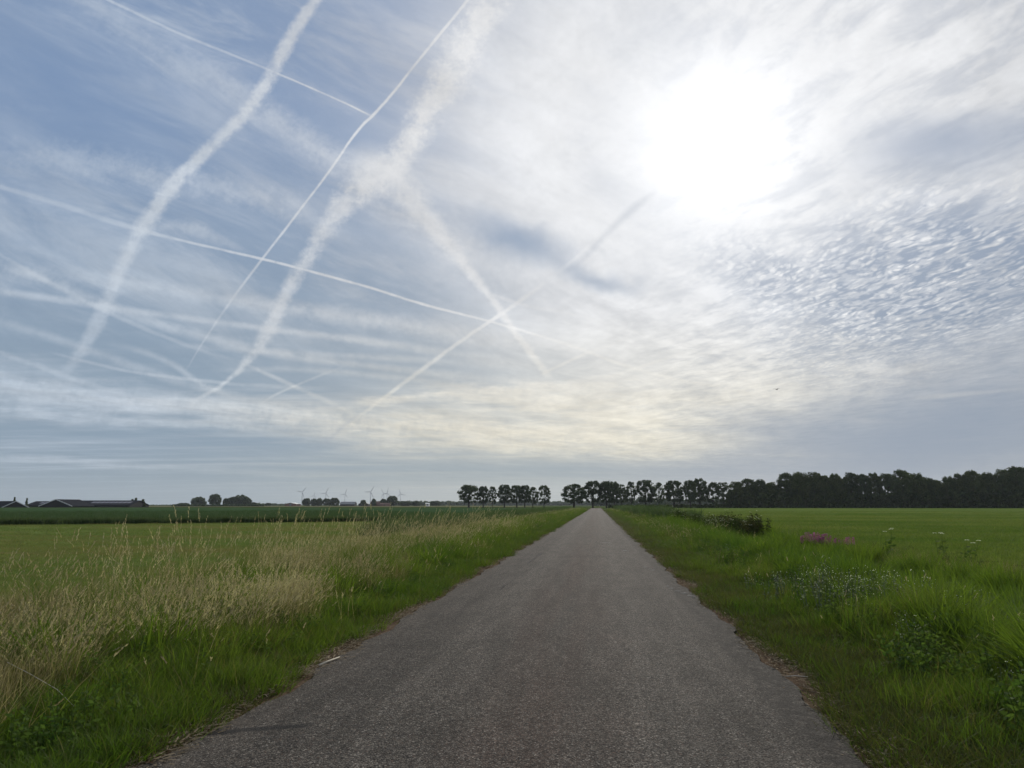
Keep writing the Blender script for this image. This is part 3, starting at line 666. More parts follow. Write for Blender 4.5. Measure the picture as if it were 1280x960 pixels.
# --- left verge: short green strip, then patchy dry tall grass over olive and green under-growth
y, u = spots(9500, None, 3.2, 200); edge_ = 0.10*np.sin(y*1.9)+0.08*np.sin(y*0.7+1)
x = XL-0.20-edge_*0.8-2.3*u; sel = rng.random(len(y)) < np.clip(.8-(XL-x)/.9+.4*vnoise(x, y, 1.4), 0, 1)
scatter('worn_edge_grass', put(y[sel], x[sel]), worn_p, lod(y[sel], .95), None, .15)
y, x = y[~sel], x[~sel]
scatter('short_green_grass', put(y, x), short_p, lod(y, 1.0), None, .12, hmul=.75+.45*(vnoise(x, y, 1.3)+.5))
y, u = spots(6000, None, 3.0, 220); x = XL-0.85-2.0*u**.8-0.25*np.sin(y*.5)
scatter('green_verge_grass', put(y, x), mid_p, lod(y, .72), None, .14, hmul=.7+.6*np.clip(vnoise(x, y, 1.1)+.4, 0, 1))
y, u = spots(8000, None, 3.2, 260); x = -4.1-3.6*u+0.35*np.sin(y*.6)
scatter('olive_undergrowth', put(y, x), brown_p+olive_p[:1], lod(y, .85), None, .14)
y, u = spots(4600, None, 5.8, 260); x = -3.9-3.0*u
keep = vnoise(x, y, .5) > -.35
scatter('green_tall_grass', put(y[keep], x[keep]), lush_p+mid_p, lod(y[keep], .72), None, .14)
y, u = spots(5400, None, 4.2, 260); far_ = np.clip((y-7)/16, 0, 1); x = -3.95-.7*far_-0.35*np.sin(y*.45)-0.25*np.sin(y*1.3)-(1.95+.7*far_)*u**1.05
v_ = vnoise(x, y, .45); keep = rng.random(len(y)) < np.clip(.30+1.1*v_, .05, .85)*np.clip(1.25-y/60, .22, 1)
scatter('dry_tall_grass', put(y[keep], x[keep]), dry_p, lod(y[keep], .80), None, .10, hmul=(.80+.2*np.clip(v_[keep], -1, 1))*(.85+.15*far_[keep]))
y, u = spots(230, None, 7.0, 40); x = -4.6-2.2*u-.5*np.clip((y-7)/16, 0, 1)
scatter('tallest_dry_grass', put(y, x), dry_tall_p, lod(y, .84), None, .14)
single_p = [proto('dry_stem', dry_clump(2, .35, .8, .3), [M_STRAW, M_SEED, M_OLIVE]) for _ in range(5)]
y, u = spots(90, None, 4.5, 60); x = -3.2-1.3*u
scatter('stray_dry_stems', put(y, x), single_p, .75, 1.1, .25)
y, u = spots(120, None, 5.0, 70); x = 2.6+3.8*u
scatter('stray_dry_bank_stems', put(y, x), single_p, .6, .95, .3)
# --- right verge
y, u = spots(10500, None, 3.2, 200); edge_ = 0.10*np.sin(y*1.7+2)+0.08*np.sin(y*0.9)
x = XR+0.20+edge_*.8+2.2*u; sel = rng.random(len(y)) < np.clip(1.25-(x-XR)/1.6+.5*vnoise(x, y, 1.1), 0, 1)
scatter('worn_edge_grass', put(y[sel], x[sel]), worn_p, lod(y[sel], 1.0), None, .15)
y, x = y[~sel], x[~sel]
scatter('short_green_bank_grass', put(y, x), short_p+worn_p[:2], lod(y, 1.0), None, .15, hmul=.6+.8*(vnoise(x, y, 1.9)+.5))
y, u = spots(6500, None, 3.2, 220); x = XR+1.2+3.6*u**.9; v_ = vnoise(x, y, .9)
scatter('green_bank_grass', put(y, x), mid_p+worn_p[2:]+olive_p[:1], lod(y, .74), None, .28, hmul=.35+1.05*np.clip(1.4*v_+.5, 0, 1.1))
y, u = spots(8500, None, 4.6, 200); x = 3.4+0.022*np.clip(y-5, 0, 80)+3.7*u; v_ = vnoise(x, y, 1.0)
keep = v_ > -.22
scatter('lush_ditch_grass', put(y[keep], x[keep]), lush_p, lod(y[keep], .70), None, .33, hmul=.42+.75*np.clip(1.5*v_[keep]+.3, 0, 1.1))
y, u = spots(3200, None, 3.6, 160); x = 2.5+4.3*u+0.02*y; v_ = vnoise(x, y, 1.2)
keep = rng.random(len(y)) < np.clip(.3+.7*v_, .1, .8)
scatter('leafy_bank_weeds', put(y[keep], x[keep]), weed_p, lod(y[keep], .68), None, .2)
y, u = spots(700, None, 3.6, 60); x = XL-.6-3.4*u
scatter('leafy_verge_weeds', put(y, x), weed_p, lod(y, .5), None, .2)
# olive and dry patches among the right bank, further off
y, u = spots(2400, None, 20, 240); x = 3.0+3.6*u
keep = vnoise(x, y, .35) > .15
scatter('seeding_bank_grass', put(y[keep], x[keep]), olive_p+dry_p[:1], lod(y[keep], .60), None, .12, hmul=.8)
y, u = spots(1700, None, 4, 90); x = 6.6+0.02*y+2.2*u
scatter('rough_meadow_edge', put(y, x), olive_p+mid_p, lod(y, .62), None, .14)
# litter along both edges of the road
y, u = spots(2000, None, 3.4, 70); side = rng.random(len(y)) < .6
x = np.where(side, XL-.10-.16*u+.08*np.sin(y*1.9+3)*-1, XR+.10+.16*u+.06*np.sin(y*1.9+8))
scatter('straw_litter', np.stack([x, y, np.full(len(y), -.012)], 1), litter_p, lod(y, .9), None, .05, zs=1.0)
# field grass
n = 26000; d_ = 9*(75/9)**rng.random(n); a_ = rng.uniform(-.85, .10, n); x = HD.x*d_+RT.x*np.tan(a_)*d_; y = HD.y*d_+RT.y*np.tan(a_)*d_
side = (x-E0[0])*eu[1]-(y-E0[1])*eu[0]
keep = (x < -7.8) & (side > 0.8)
scatter('mown_field_grass', np.stack([x[keep], y[keep], np.full(keep.sum(), .012)], 1), stub_p, lod(y[keep], .9), None, .08, zs=.7)
n = 26000; d_ = 12*(170/12)**rng.random(n); a_ = rng.uniform(.02, .85, n); x = HD.x*d_+RT.x*np.tan(a_)*d_; y = HD.y*d_+RT.y*np.tan(a_)*d_
keep = (x > 8.6+.02*np.clip(y, 0, 80)) & (y > 5)
scatter('meadow_grass', np.stack([x[keep], y[keep], np.full(keep.sum(), .012)], 1), mead_p, lod(y[keep], .9), None, .08, zs=.8)
# --- crop and the reedy edge of the ditch in front of it
n = 15000; t_ = rng.uniform(-75, 42, n); w_ = 0.6+70*rng.random(n)**2.2
pts = E0[None, :]+eu[None, :]*t_[:, None]+nn[None, :]*w_[:, None]
keep = pts[:, 0] < -7.2; pts = pts[keep]
scatter('crop_rows', np.stack([pts[:, 0], pts[:, 1], np.zeros(len(pts))], 1), crop_p, .95, 1.35, .06, zs=.95)
n = 4200; t_ = rng.uniform(-75, 45, n); w_ = rng.normal(0, .35, n)+.1
pts = E0[None, :]+eu[None, :]*t_[:, None]+nn[None, :]*w_[:, None]; pts = pts[pts[:, 0] < -7.4]
hh = .85+.35*(vnoise(pts[:, 0], pts[:, 1], .25)+.4)*(pts[:, 0] < -24)+.12*rng.random(len(pts))
scatter('ditch_reeds', np.stack([pts[:, 0], pts[:, 1], np.zeros(len(pts))], 1), reed_p, hh*.9, None, .06, zs=1.0)
# green-grey reeds by the far end of both verges
y, u = spots(3200, None, 34, 240); k_ = rng.random(len(y)) < np.clip((y-34)/45+.04, 0, 1); y, u = y[k_], u[k_]; x = -8.4-3.2*u+1.0*np.clip((y-42)/60, 0, 1)
scatter('verge_reeds', put(y, x), reed_p, lod(y, .62), None, .08)
y, u = spots(1200, None, 60, 240); x = 5.2+3.0*u
scatter('bank_reeds', put(y, x), reed_p, lod(y, .75), None, .08)

# ================================================================== trees
def crown_mesh(name, w, h, z0, clumps, per, leaf_, mat_, cr=(1.0, 1.8), flat=.9, seed=0, cone=False):
    r_ = random.Random(seed); mb = MB(); cen = []
    for k in range(clumps):
        for _ in range(20):
            a = r_.uniform(0, 6.283); t = r_.random(); zz_ = z0+h*t
            prof = math.sin(math.pi*min(1, .10+.86*t))**.45        # crown profile
            if cone: prof = 1.05-t
            rr = w/2*prof*(math.sqrt(r_.random()) if r_.random() < .5 else r_.uniform(.75, 1))
            c = Vector((rr*math.cos(a), rr*math.sin(a), zz_))
            if all((c-o[0]).length > .55*o[1] for o in cen): break
        rad = r_.uniform(*cr); cen.append((c, rad))
    for c, rad in cen:
        for i in range(per):
            d = Vector((r_.gauss(0, 1), r_.gauss(0, 1), r_.gauss(0, 1))).normalized(); q = rad*(r_.random()**.45)
            p = c+Vector((d.x*q, d.y*q, d.z*q*flat))
            n = (d+Vector((r_.gauss(0, .6), r_.gauss(0, .6), r_.gauss(0, .6)))).normalized(); u = n.orthogonal().normalized(); v_ = n.cross(u)
            s = leaf_*r_.uniform(.6, 1.3)
            mb.add([p-u*s, p+v_*s*.55, p+u*s, p-v_*s*.55], [(0, 1, 2, 3)])
    for i in range(int(clumps*per*.14)):              # loose leaves between the clumps
        a = r_.uniform(0, 6.283); t = r_.random()**.85; prof = (1.05-t) if cone else math.sin(math.pi*min(1, .10+.86*t))**.45
        rr = (w/2+sum(cr)/4)*prof*math.sqrt(r_.random()); p = Vector((rr*math.cos(a), rr*math.sin(a), z0+.2+h*t))
        n = Vector((r_.gauss(0, 1), r_.gauss(0, 1), r_.gauss(0, 1))).normalized(); u = n.orthogonal().normalized(); v_ = n.cross(u); s = leaf_*r_.uniform(.6, 1.3)
        mb.add([p-u*s, p+v_*s*.55, p+u*s, p-v_*s*.55], [(0, 1, 2, 3)])
    return mb.mesh(name, [mat_]), cen
def trunk_mesh(name, h, r0, cen, seed=0, low=.3, limbs=9):
    r_ = random.Random(seed); mb = MB(); lean = Vector((r_.uniform(-.3, .3), r_.uniform(-.3, .3), 0))
    pts = [Vector((0, 0, -.2))+lean*0, Vector((0, 0, h*.25))+lean*.3, Vector((0, 0, h*.55))+lean, Vector((0, 0, h*.9))+lean*1.4]
    mb.tube([pts[0], Vector((0, 0, .5)), *pts[1:]], [r0*1.5, r0, r0*.8, r0*.5, r0*.15], 8)
    for c, rad in r_.sample(cen, min(limbs, len(cen))):
        zb = max(h*.18, min(c.z-1.0, h*.6)); b = Vector((0, 0, zb))+lean*(zb/h)
        mid = b.lerp(c, .5)+Vector((0, 0, .3)); mb.tube([b, mid, c], [r0*.38, r0*.22, r0*.06], 5)
    return mb.mesh(name, [M_BARK])
def variant(kind, i):
    s = 100*kind+i; r_ = random.Random(s)
    if kind == 0:   # roadside tree, open crown above a bare trunk
        cm, cen = crown_mesh('crown', r_.uniform(9.5, 11.0), 9.4, 3.0, 84, 80, .33, M_TREE, (.7, 1.25), .8, s); tm = trunk_mesh('trunk', 12, .48, cen, s)
    elif kind == 1: # slender, gappy
        cm, cen = crown_mesh('crown', r_.uniform(6.5, 7.8), 9.4, 2.4, 50, 75, .30, M_TREE, (.55, 1.0), .9, s); tm = trunk_mesh('trunk', 12, .28, cen, s)
    elif kind == 2: # big woodland tree clothed to the ground
        cm, cen = crown_mesh('crown', r_.uniform(12, 14), 17.5, 1.2, 90, 105, .42, M_WOOD, (1.1, 2.0), .85, s); tm = trunk_mesh('trunk', 18, .45, cen, s)
    elif kind == 3: # round farm tree
        cm, cen = crown_mesh('crown', 12.5, 11, .8, 60, 60, .7, M_TREE, (1.5, 2.3), .9, s); tm = trunk_mesh('trunk', 11, .4, cen, s)
    else:           # narrow conifer
        cm, cen = crown_mesh('crown', 3.0, 8.8, .4, 34, 60, .3, M_WOOD, (.35, .7), 1.6, s, cone=True); tm = trunk_mesh('trunk', 8.5, .2, cen, s, limbs=4)
    return cm, tm
NV = {0: 7, 1: 4, 2: 6, 3: 4, 4: 2}; NOMH = {0: 13.2, 1: 13.0, 2: 20.5, 3: 13.4, 4: 9.8}; NOMW = {0: 9.8, 1: 6.8, 2: 16, 3: 15, 4: 3.6}
VAR = {k: [variant(k, i) for i in range(n)] for k, n in NV.items()}
used = {k: 0 for k in NV}
def tree(name, kind, px, wpx, top, depth, label, group, base=0.0):
    x, y = gxy(px, depth); zt = at(px, top, depth).z
    cm, tm = VAR[kind][used[kind] % NV[kind]]; used[kind] += 1
    e = empty(name, (x, y, base), rnd.uniform(0, 6.28)); sz = (zt-base)/NOMH[kind]; sx = wpx/FPX*depth/NOMW[kind]
    e.scale = (sx, sx, sz)
    tag(e, label, 'tree', group)
    link('crown', cm, e); link('trunk', tm, e)
    return e
# row standing alone left of the road
for px, w, top, kd, lab in [
 (586, 24, 605, 0, 'leftmost broad dark tree of the short row left of the road end'),
 (604, 15, 607, 0, 'narrow dark tree beside the broad leftmost one in the short row'),
 (615.5, 11, 606.5, 1, 'slim gappy tree, third from the left in the short row'),
 (630.5, 17, 604.5, 0, 'domed tree on a bare trunk in the middle of the short row'),
 (646, 17, 605.5, 0, 'flat topped tree sharing a long crown with its right neighbour'),
 (656, 15, 605.5, 0, 'flat topped tree sharing a long crown with its left neighbour'),
 (666, 12, 607, 1, 'thin see-through tree second from the right in the short row'),
 (680, 16, 605, 1, 'rightmost pointed tree of the short row, standing by the gap of sky')]:
    tree('roadside_tree', kd, px, w, top, 392+rnd.uniform(-6, 6), lab, 'row of trees left of the road end')
for px, w, top, kd, lab in [
 (717.5, 28, 604.5, 0, 'first tree right of the gap of sky, low broad crown over the road end'),
 (741, 21, 600.5, 0, 'tall tree standing directly behind the end of the road'),
 (758, 18, 600, 0, 'dark tree just right of the end of the road'),
 (768, 16, 601, 0, 'second tree right of the road end, crown merged with its neighbour'),
 (777, 15, 603, 1, 'thin trunked lower tree between two taller crowns right of the road'),
 (789, 12, 600, 1, 'narrow upright tree left of the broad domed crown'),
 (807, 23, 598.5, 0, 'broad domed tree in the middle of the row right of the road'),
 (824, 12, 601, 1, 'narrow tree in the dip right of the broad domed one'),
 (843, 24, 599.5, 0, 'wide tree over the pale patch of bank grass'),
 (863, 17, 599, 0, 'tall tree with sky showing low through its crown'),
 (875, 20, 597.5, 0, 'highest tree of the row where the green meadow begins'),
 (892, 16, 601, 1, 'open tree with bright sky between trunk and hedge'),
 (905, 18, 600, 1, 'last open tree before the solid dark wood')]:
    tree('roadside_tree', kd, px, w, top, 352+rnd.uniform(-6, 6), lab, 'row of trees right of the road end')
WOPEN = (1079, 1111)
WD = [(921, 30, 600.5), (936, 28, 596.5), (951, 26, 598), (965, 24, 601), (984, 28, 589), (1002, 34, 588.5), (1020, 34, 588), (1032, 26, 593),
      (1046, 26, 590.5), (1066, 28, 588.5), (1079, 20, 592), (1094, 26, 589), (1111, 24, 590.5), (1130, 32, 585), (1148, 28, 590), (1163, 22, 596),
      (1172, 22, 598), (1187, 24, 594), (1203, 28, 590), (1218, 32, 586), (1238, 30, 589), (1256, 30, 584.5), (1275, 34, 580.5), (1300, 36, 579), (1330, 40, 577)]
for i, (px, w, top) in enumerate(WD):
    dep = 356-(px-920)*.05
    lab = ['leftmost tree of the solid dark wood, next to the open row', 'highest crown of the lower left part of the wood', 'slightly lower crown right of the highest one in the left part of the wood',
   'sloping crown just before the wood steps up', 'left shoulder tree where the wood steps up to its taller part', 'middle tree of the first tall block of the wood', 'right hand tree of the first tall block of the wood',
   'lower crown filling the notch right of the first tall block', 'round tree left of the round headed one above the bright gap', 'round headed tree of the wood with a bright gap below its right side',
   'small crown in the notch above the bright gap', 'wide crown between the bright gap and the tall middle tree', 'crown at the left foot of the tall middle tree of the wood', 'tall rounded crown in the middle of the wood',
   'crown sloping down right of the tall middle tree', 'narrow crown on the left of the dip in the wood skyline', 'lowest tree in the dip of the wood skyline', 'crown rising again right of the dip in the skyline',
   'second crown right of the skyline dip', 'broad dark dome two crowns right of the dip', 'crown right of the broad dark dome', 'tall crown second from the right frame edge', 'tallest tree of the wood, at the right frame edge',
   'wood tree just beyond the right frame edge', 'last wood tree beyond the right frame edge'][i]
    o = tree('woodland_tree', 0 if px in WOPEN else 2, px, w*1.0, top, dep, lab, 'trees of the dark wood behind the meadow')
    if px not in (1066, 1079, 1094, 1111): tree('woodland_tree', 2, px+rnd.uniform(5, 9), w*1.1, top+rnd.uniform(3, 7), dep+14, 'second rank, behind the ' + ' '.join(lab.split()[:12]), 'trees of the dark wood behind the meadow')
# bushes along the foot of the wood and the rows: one dense hedge mass
def hedge(name, px0, px1, top0, top1, dep0, dep1, n, leaf_, mat_, thick=4.0, jit=.5):
    mb = MB(); r_ = random.Random(px0)
    for i in range(n):
        t = r_.random(); px = px0+(px1-px0)*t; dep = dep0+(dep1-dep0)*t
        ztop = at(px, top0+(top1-top0)*t, dep).z*(1+jit*(.5*math.sin(px*.9)+.5*math.sin(px*.37+1))*.5)
        x, y = gxy(px, dep+r_.uniform(0, thick)); p = Vector((x, y, max(.0, ztop*r_.random()**.8)))
        nrm = Vector((r_.gauss(0, 1), r_.gauss(0, 1), r_.gauss(0, 1))).normalized(); u = nrm.orthogonal().normalized(); v_ = nrm.cross(u); s = leaf_*r_.uniform(.6, 1.3)
        mb.add([p-u*s, p+v_*s*.6, p+u*s, p-v_*s*.6], [(0, 1, 2, 3)])
    o = link(name, mb.mesh(name, [mat_])); return tag(o, kind='stuff')
hedge('wood_undergrowth', 908, 1070, 619, 618, 352, 344, 11000, .75, M_WOOD, 9)
hedge('wood_undergrowth', 1068, 1126, 618.5, 617.5, 344, 341, 4200, .6, M_WOOD, 7, .15)
hedge('wood_undergrowth', 1122, 1340, 617, 611, 341, 328, 14000, .75, M_WOOD, 9)
hedge('hedge_bottom', 760, 910, 631.5, 630.5, 356, 350, 3500, .4, M_WOOD, 3)
hedge('distant_woodland', 470, 760, 627, 627, 1500, 1500, 9000, 2.2, M_TREE, 30, .35)
hedge('distant_woodland', 740, 1000, 625, 624, 900, 900, 9000, 1.6, M_TREE, 30, .35)
hedge('distant_treeline', 312, 372, 629.5, 630.3, 1400, 1500, 1400, 1.8, M_TREE, 30, .6)
hedge('distant_treeline', -20, 250, 632.0, 631.0, 1500, 1600, 1800, 1.6, M_TREE, 30, .5)
hedge('farm_hedge', 215, 330, 631.0, 631.0, 700, 720, 2400, .9, M_TREE, 8, .3)
# farm trees
for px, w, top, dep, kd, lab in [
 (248, 20, 620.5, 860, 3, 'left round tree of the pair on the horizon left of the turbines'),
 (268.5, 16, 617.2, 860, 3, 'tall round tree of the pair on the horizon left of the turbines'),
 (282, 8, 622.5, 860, 3, 'small bush between the round tree and the wide dome of trees'),
 (291, 16, 621, 860, 3, 'left shoulder of the wide dome of trees on the horizon'),
 (300, 24, 618, 860, 3, 'middle of the wide dome of trees on the horizon'),
 (308, 14, 622, 860, 3, 'right shoulder of the wide dome of trees on the horizon'),
 (229, 16, 628.5, 880, 3, 'low bushy tree left of the horizon pair'),
 (221, 10, 630, 880, 3, 'lowest bush at the left end of the horizon clump'),
 (317, 10, 627.5, 880, 3, 'low tree just right of the wide dome'),
 (335, 8, 628.5, 900, 3, 'small lone tree between the dome and the white roof'),
 (383, 12, 622.5, 900, 3, 'round tree in front of the leftmost turbine'),
 (392, 9, 622.8, 900, 3, 'tree second from left in the clump under the turbines'),
 (399, 9, 622, 900, 3, 'tree with pointed top in the clump under the turbines'),
 (408, 12, 622.8, 900, 3, 'tree fourth in the clump under the turbines'),
 (418, 13, 622, 900, 3, 'right hand tree of the clump, beside the grey shed roof'),
 (454, 8, 624.5, 900, 3, 'small round tree above the farm roofs'),
 (467, 7, 622.8, 900, 3, 'narrow dark tree above the farm roofs'),
 (479, 9, 623.3, 900, 3, 'tree left of the tallest farm tree'),
 (490, 15, 619.5, 900, 3, 'tallest round tree at the farm under the turbines'),
 (505, 18, 626, 900, 3, 'low wide tree right of the farm'),
 (520, 14, 625.5, 900, 3, 'low tree between the farm and the white shed'),
 (545, 16, 626, 900, 3, 'low tree right of the small white shed')]:
    tree('farm_tree', kd, px, w, top, dep, lab, 'farm trees on the left horizon')
for px, w, top, lab in [(17.5, 5, 621, 'small pointed conifer behind the leftmost barn'), (33, 5, 622.5, 'slanting conifer between the two barn gables'),
 (165, 8, 623.5, 'left conifer of the group at the right end of the long barn'), (169.5, 8, 622.3, 'tallest conifer at the right end of the long barn'),
 (174, 7, 625.5, 'low conifer in the middle of the group by the long barn'), (178.5, 9, 624.0, 'rightmost conifer by the long barn')]:
    tree('conifer', 4, px, w, top, 470, lab, 'conifers by the barns')

# ================================================================== barns and farm buildings
M_ROOF = simple('dark_roof_sheet', (0.030, 0.031, 0.036), .95, .2, .4, .0)
M_SOLAR = simple('pale_roof_light', (0.20, 0.20, 0.23), .7, .15, .4, .1)
M_WALL = simple('dark_barn_wall', (0.03, 0.03, 0.03), .9, .2, .5, .1)
M_BRICK = simple('brick_wall', (0.20, 0.11, 0.08), .9, .2, .8)
M_FASCIA = simple('white_fascia', (0.55, 0.56, 0.55), .7, .1, 1.0)
M_WHITEW = simple('white_wall', (0.78, 0.78, 0.75), .7, .08, 1.0)
M_GREYR = simple('grey_roof', (0.16, 0.17, 0.18), .7, .2, .5)
M_TILE = simple('red_tile_roof', (0.14, 0.075, 0.055), .85, .25, .8)
M_GLASS = simple('dark_window', (0.02, 0.025, 0.03), .15, .1, 1.0, .6)
def barn(name, label, px0, px1, pyr, pye, depth, length, ang, mats, fascia=False, lights=0, cat='barn', doors=True, thick=.25):
    """gabled building: gable front between px0 and px1, ridge at pyr, eaves at pye, running back `length` m at angle ang"""
    a = at(px0, 631, depth); b = at(px1, 631, depth); zr = at((px0+px1)/2, pyr, depth).z; ze = at((px0+px1)/2, pye, depth).z
    w = (b-a).length; e = empty(name, (a.x+(b.x-a.x)/2, a.y+(b.y-a.y)/2, 0), YAW); tag(e, label, cat, None)
    hw = w/2; L = length; sh = math.tan(R(ang))*L; mb = MB()
    V_ = [(-hw, 0, 0), (hw, 0, 0), (hw, 0, ze), (0, 0, zr), (-hw, 0, ze)]; V_ += [(x+sh, L, z) for x, _, z in V_]
    mb.add(V_, [(0, 1, 2, 3, 4), (9, 8, 7, 6, 5), (1, 6, 7, 2), (5, 0, 4, 9)]); link('wall', mb.mesh('wall', [mats[0]]), e)
    for s in (-1, 1):
        mb = MB(); ov = .5
        x0 = s*(hw+ov); z0 = ze-ov*(zr-ze)/hw
        V_ = [(0, -ov, zr+.02), (x0, -ov, z0+.02), (x0+sh, L, z0+.02), (sh, L, zr+.02)]
        V_ += [(x, y_, z+thick) for x, y_, z in V_]
        mb.add(V_, [(0, 1, 2, 3), (7, 6, 5, 4), (0, 4, 5, 1), (1, 5, 6, 2), (2, 6, 7, 3), (3, 7, 4, 0)])
        ro = link('roof', mb.mesh('roof', [mats[1]]), e)
        if fascia:
            mb = MB(); V_ = [(0, -ov-.12, zr-.1), (x0, -ov-.12, z0-.1), (x0, -ov-.01, z0-.1), (0, -ov-.01, zr-.1)]
            V_ += [(x, y_, z+.5) for x, y_, z in V_]
            mb.add(V_, [(0, 3, 2, 1), (4, 5, 6, 7), (0, 1, 5, 4), (1, 2, 6, 5), (2, 3, 7, 6), (3, 0, 4, 7)])
            link('fascia', mb.mesh('fascia', [M_FASCIA]), ro)
        if lights and s == 1:
            for k in range(lights):
                y0 = L*(.35+.6*k/lights); y1 = L*(.35+.6*(k+.86)/lights)
                def pt(u, yy): return (s*(hw+ov)*u+sh*yy/L, yy, zr-(zr-z0)*u+.02+thick+.05)
                mb = MB(); mb.add([pt(.45, y0), pt(.75, y0), pt(.75, y1), pt(.45, y1)], [(0, 1, 2, 3)]); link('roof_panel', mb.mesh('roof_panel', [M_SOLAR]), ro)
    if doors and ze > 1.2:
        mb = MB(); mb.box(-w*.09, w*.09, -.06, -.005, 0, min(ze+.6, 3.2)); link('door', mb.mesh('door', [M_GREYR]), e)
    return e
barn('barn', 'leftmost dark gabled barn, cut by the left frame edge', 4, 37, 626.8, 634.5, 430, 60, -58, (M_WALL, M_ROOF), True)
def long_barn(name, label, px0, px1, py_r0, py_r1, pye, depth, wid, mats, strips=0, panels=True, cat='barn'):
    """low building seen from its long side"""
    a = at(px0, 631, depth); b = at(px1, 631, depth); L = (b-a).length; zr = at(px0, py_r0, depth).z; ze = at(px0, pye, depth).z
    e = empty(name, (a.x, a.y, 0), YAW); tag(e, label, cat)
    V_ = [(0, 0, 0), (L, 0, 0), (L, 0, ze), (0, 0, ze), (0, wid, 0), (L, wid, 0), (L, wid, ze), (0, wid, ze), (0, wid/2, zr), (L, wid/2, zr)]
    mb = MB(); mb.add(V_, [(0, 1, 2, 3), (5, 4, 7, 6), (4, 0, 3, 8, 7), (1, 5, 6, 9, 2)]); link('wall', mb.mesh('wall', [mats[0]]), e)
    n = max(1, int(L/14))
    for s, (y0, y1) in enumerate(((-.4, wid/2), (wid+.4, wid/2))):
        sl_ = (zr-ze)/(wid/2); zz0 = ze-.4*sl_
        mb = MB(); V_ = [(-.4, y0, zz0+.02), (L+.4, y0, zz0+.02), (L+.4, y1, zr+.02), (-.4, y1, zr+.02)]; V_ += [(x, y_, z+.2) for x, y_, z in V_]
        mb.add(V_, [(0, 1, 2, 3), (7, 6, 5, 4), (0, 4, 5, 1), (1, 5, 6, 2), (2, 6, 7, 3), (3, 7, 4, 0)]); ro = link('roof', mb.mesh('roof', [mats[1]]), e)
        if s == 0 and strips:
            for k in range(strips):
                x0 = L*(.33+.62*k/strips); x1 = L*(.33+.62*(k+.9)/strips)
                q = lambda u, xx: (xx, y0+(y1-y0)*u, zz0+(zr-zz0)*u+.27)
                mb = MB(); mb.add([q(.40, x0), q(.40, x1), q(.72, x1), q(.72, x0)], [(0, 1, 2, 3)]); link('roof_panel', mb.mesh('roof_panel', [M_SOLAR]), ro)
    if ze > 1.6:
        for k in range(n):
            mb = MB(); xx = L*(k+.5)/n; mb.box(xx-.9, xx+.9, -.05, -.004, max(.9, ze*.35), ze*.8); link('window', mb.mesh('window', [M_GLASS]), e)
    return e
long_barn('barn', 'long low barn with pale panels along its dark roof', 80, 162, 625.8, 627, 631.6, 452, 24, (M_WALL, M_ROOF), 9)
barn('barn', 'dark gabled barn with a white verge board on its roof slope', 50, 90, 624.6, 632.6, 425, 26, -4, (M_WALL, M_ROOF), True)
long_barn('barn', 'barn roof showing between the two dark gables', 32, 66, 626.8, 627, 631.8, 490, 22, (M_WALL, M_ROOF), 4)
long_barn('shed', 'grey shed roof right of the tree clump under the turbines', 425, 443, 627.3, 627.3, 630.3, 930, 14, (M_WALL, M_GREYR), cat='shed')
long_barn('farmhouse', 'brown roofed farmhouse among trees under the turbines', 463, 476, 626.8, 626.8, 630, 905, 9, (M_BRICK, M_TILE), cat='house')
barn('farmhouse', 'grey gabled farmhouse left of the brown roofed one', 448, 460, 627.4, 630.2, 905, 12, 0, (M_WALL, M_GREYR), cat='house')
long_barn('shed', 'low tile roofed outbuilding right of the farmhouse', 475, 486, 628.8, 628.8, 630.4, 880, 8, (M_BRICK, M_TILE), cat='shed')
long_barn('shed', 'small bright white shed alone on the horizon', 532, 536.4, 629.0, 629.0, 629.8, 780, 4, (M_WHITEW, M_WHITEW), cat='shed')
barn('greenhouse', 'white roofed hall with a brick base on the left horizon', 356, 370, 628.6, 630.0, 880, 20, 0, (M_BRICK, M_WHITEW), cat='hall')
M_BRIGHT = M_WHITEW

# ================================================================== wind turbines
M_TURB = simple('turbine_paint', (0.42, 0.43, 0.44), .5, .05, 1.0)
def turbine_parts():
    mt = MB(); mt.tube([(0, 0, 0), (0, 0, 40), (0, 0, 79)], [2.6, 2.1, 1.5], 12)
    mn = MB(); mn.tube([(0, 5, 80), (0, 2, 80.3), (0, -2.5, 80.2), (0, -3.4, 80)], [1.2, 2.1, 2.0, .8], 8)
    mb_ = MB(); V_ = []; n = 8
    for i in range(n+1):
        t = i/n; z = 1.5+40*t; c = (1.3 if t < .05 else 4.2*(1-t)**.8+.9); V_ += [(-c*.35, -3.0, z), (0, -3.35, z), (c*.65, -3.0, z), (0, -2.75, z)]
    Fc_ = [(i*4+j, i*4+(j+1) % 4, (i+1)*4+(j+1) % 4, (i+1)*4+j) for i in range(n) for j in range(4)]+[(3, 2, 1, 0), tuple(n*4+j for j in range(4))]
    mb_.add(V_, Fc_)
    mh = MB(); mh.tube([(0, -4.2, 0), (0, -3.4, 0), (0, -2.3, 0)], [.4, 1.5, 1.6], 8)
    return [m.mesh(nm, [M_TURB], True) for m, nm in ((mt, 'tower'), (mn, 'nacelle'), (mb_, 'blade'), (mh, 'hub'))]
TT = turbine_parts()
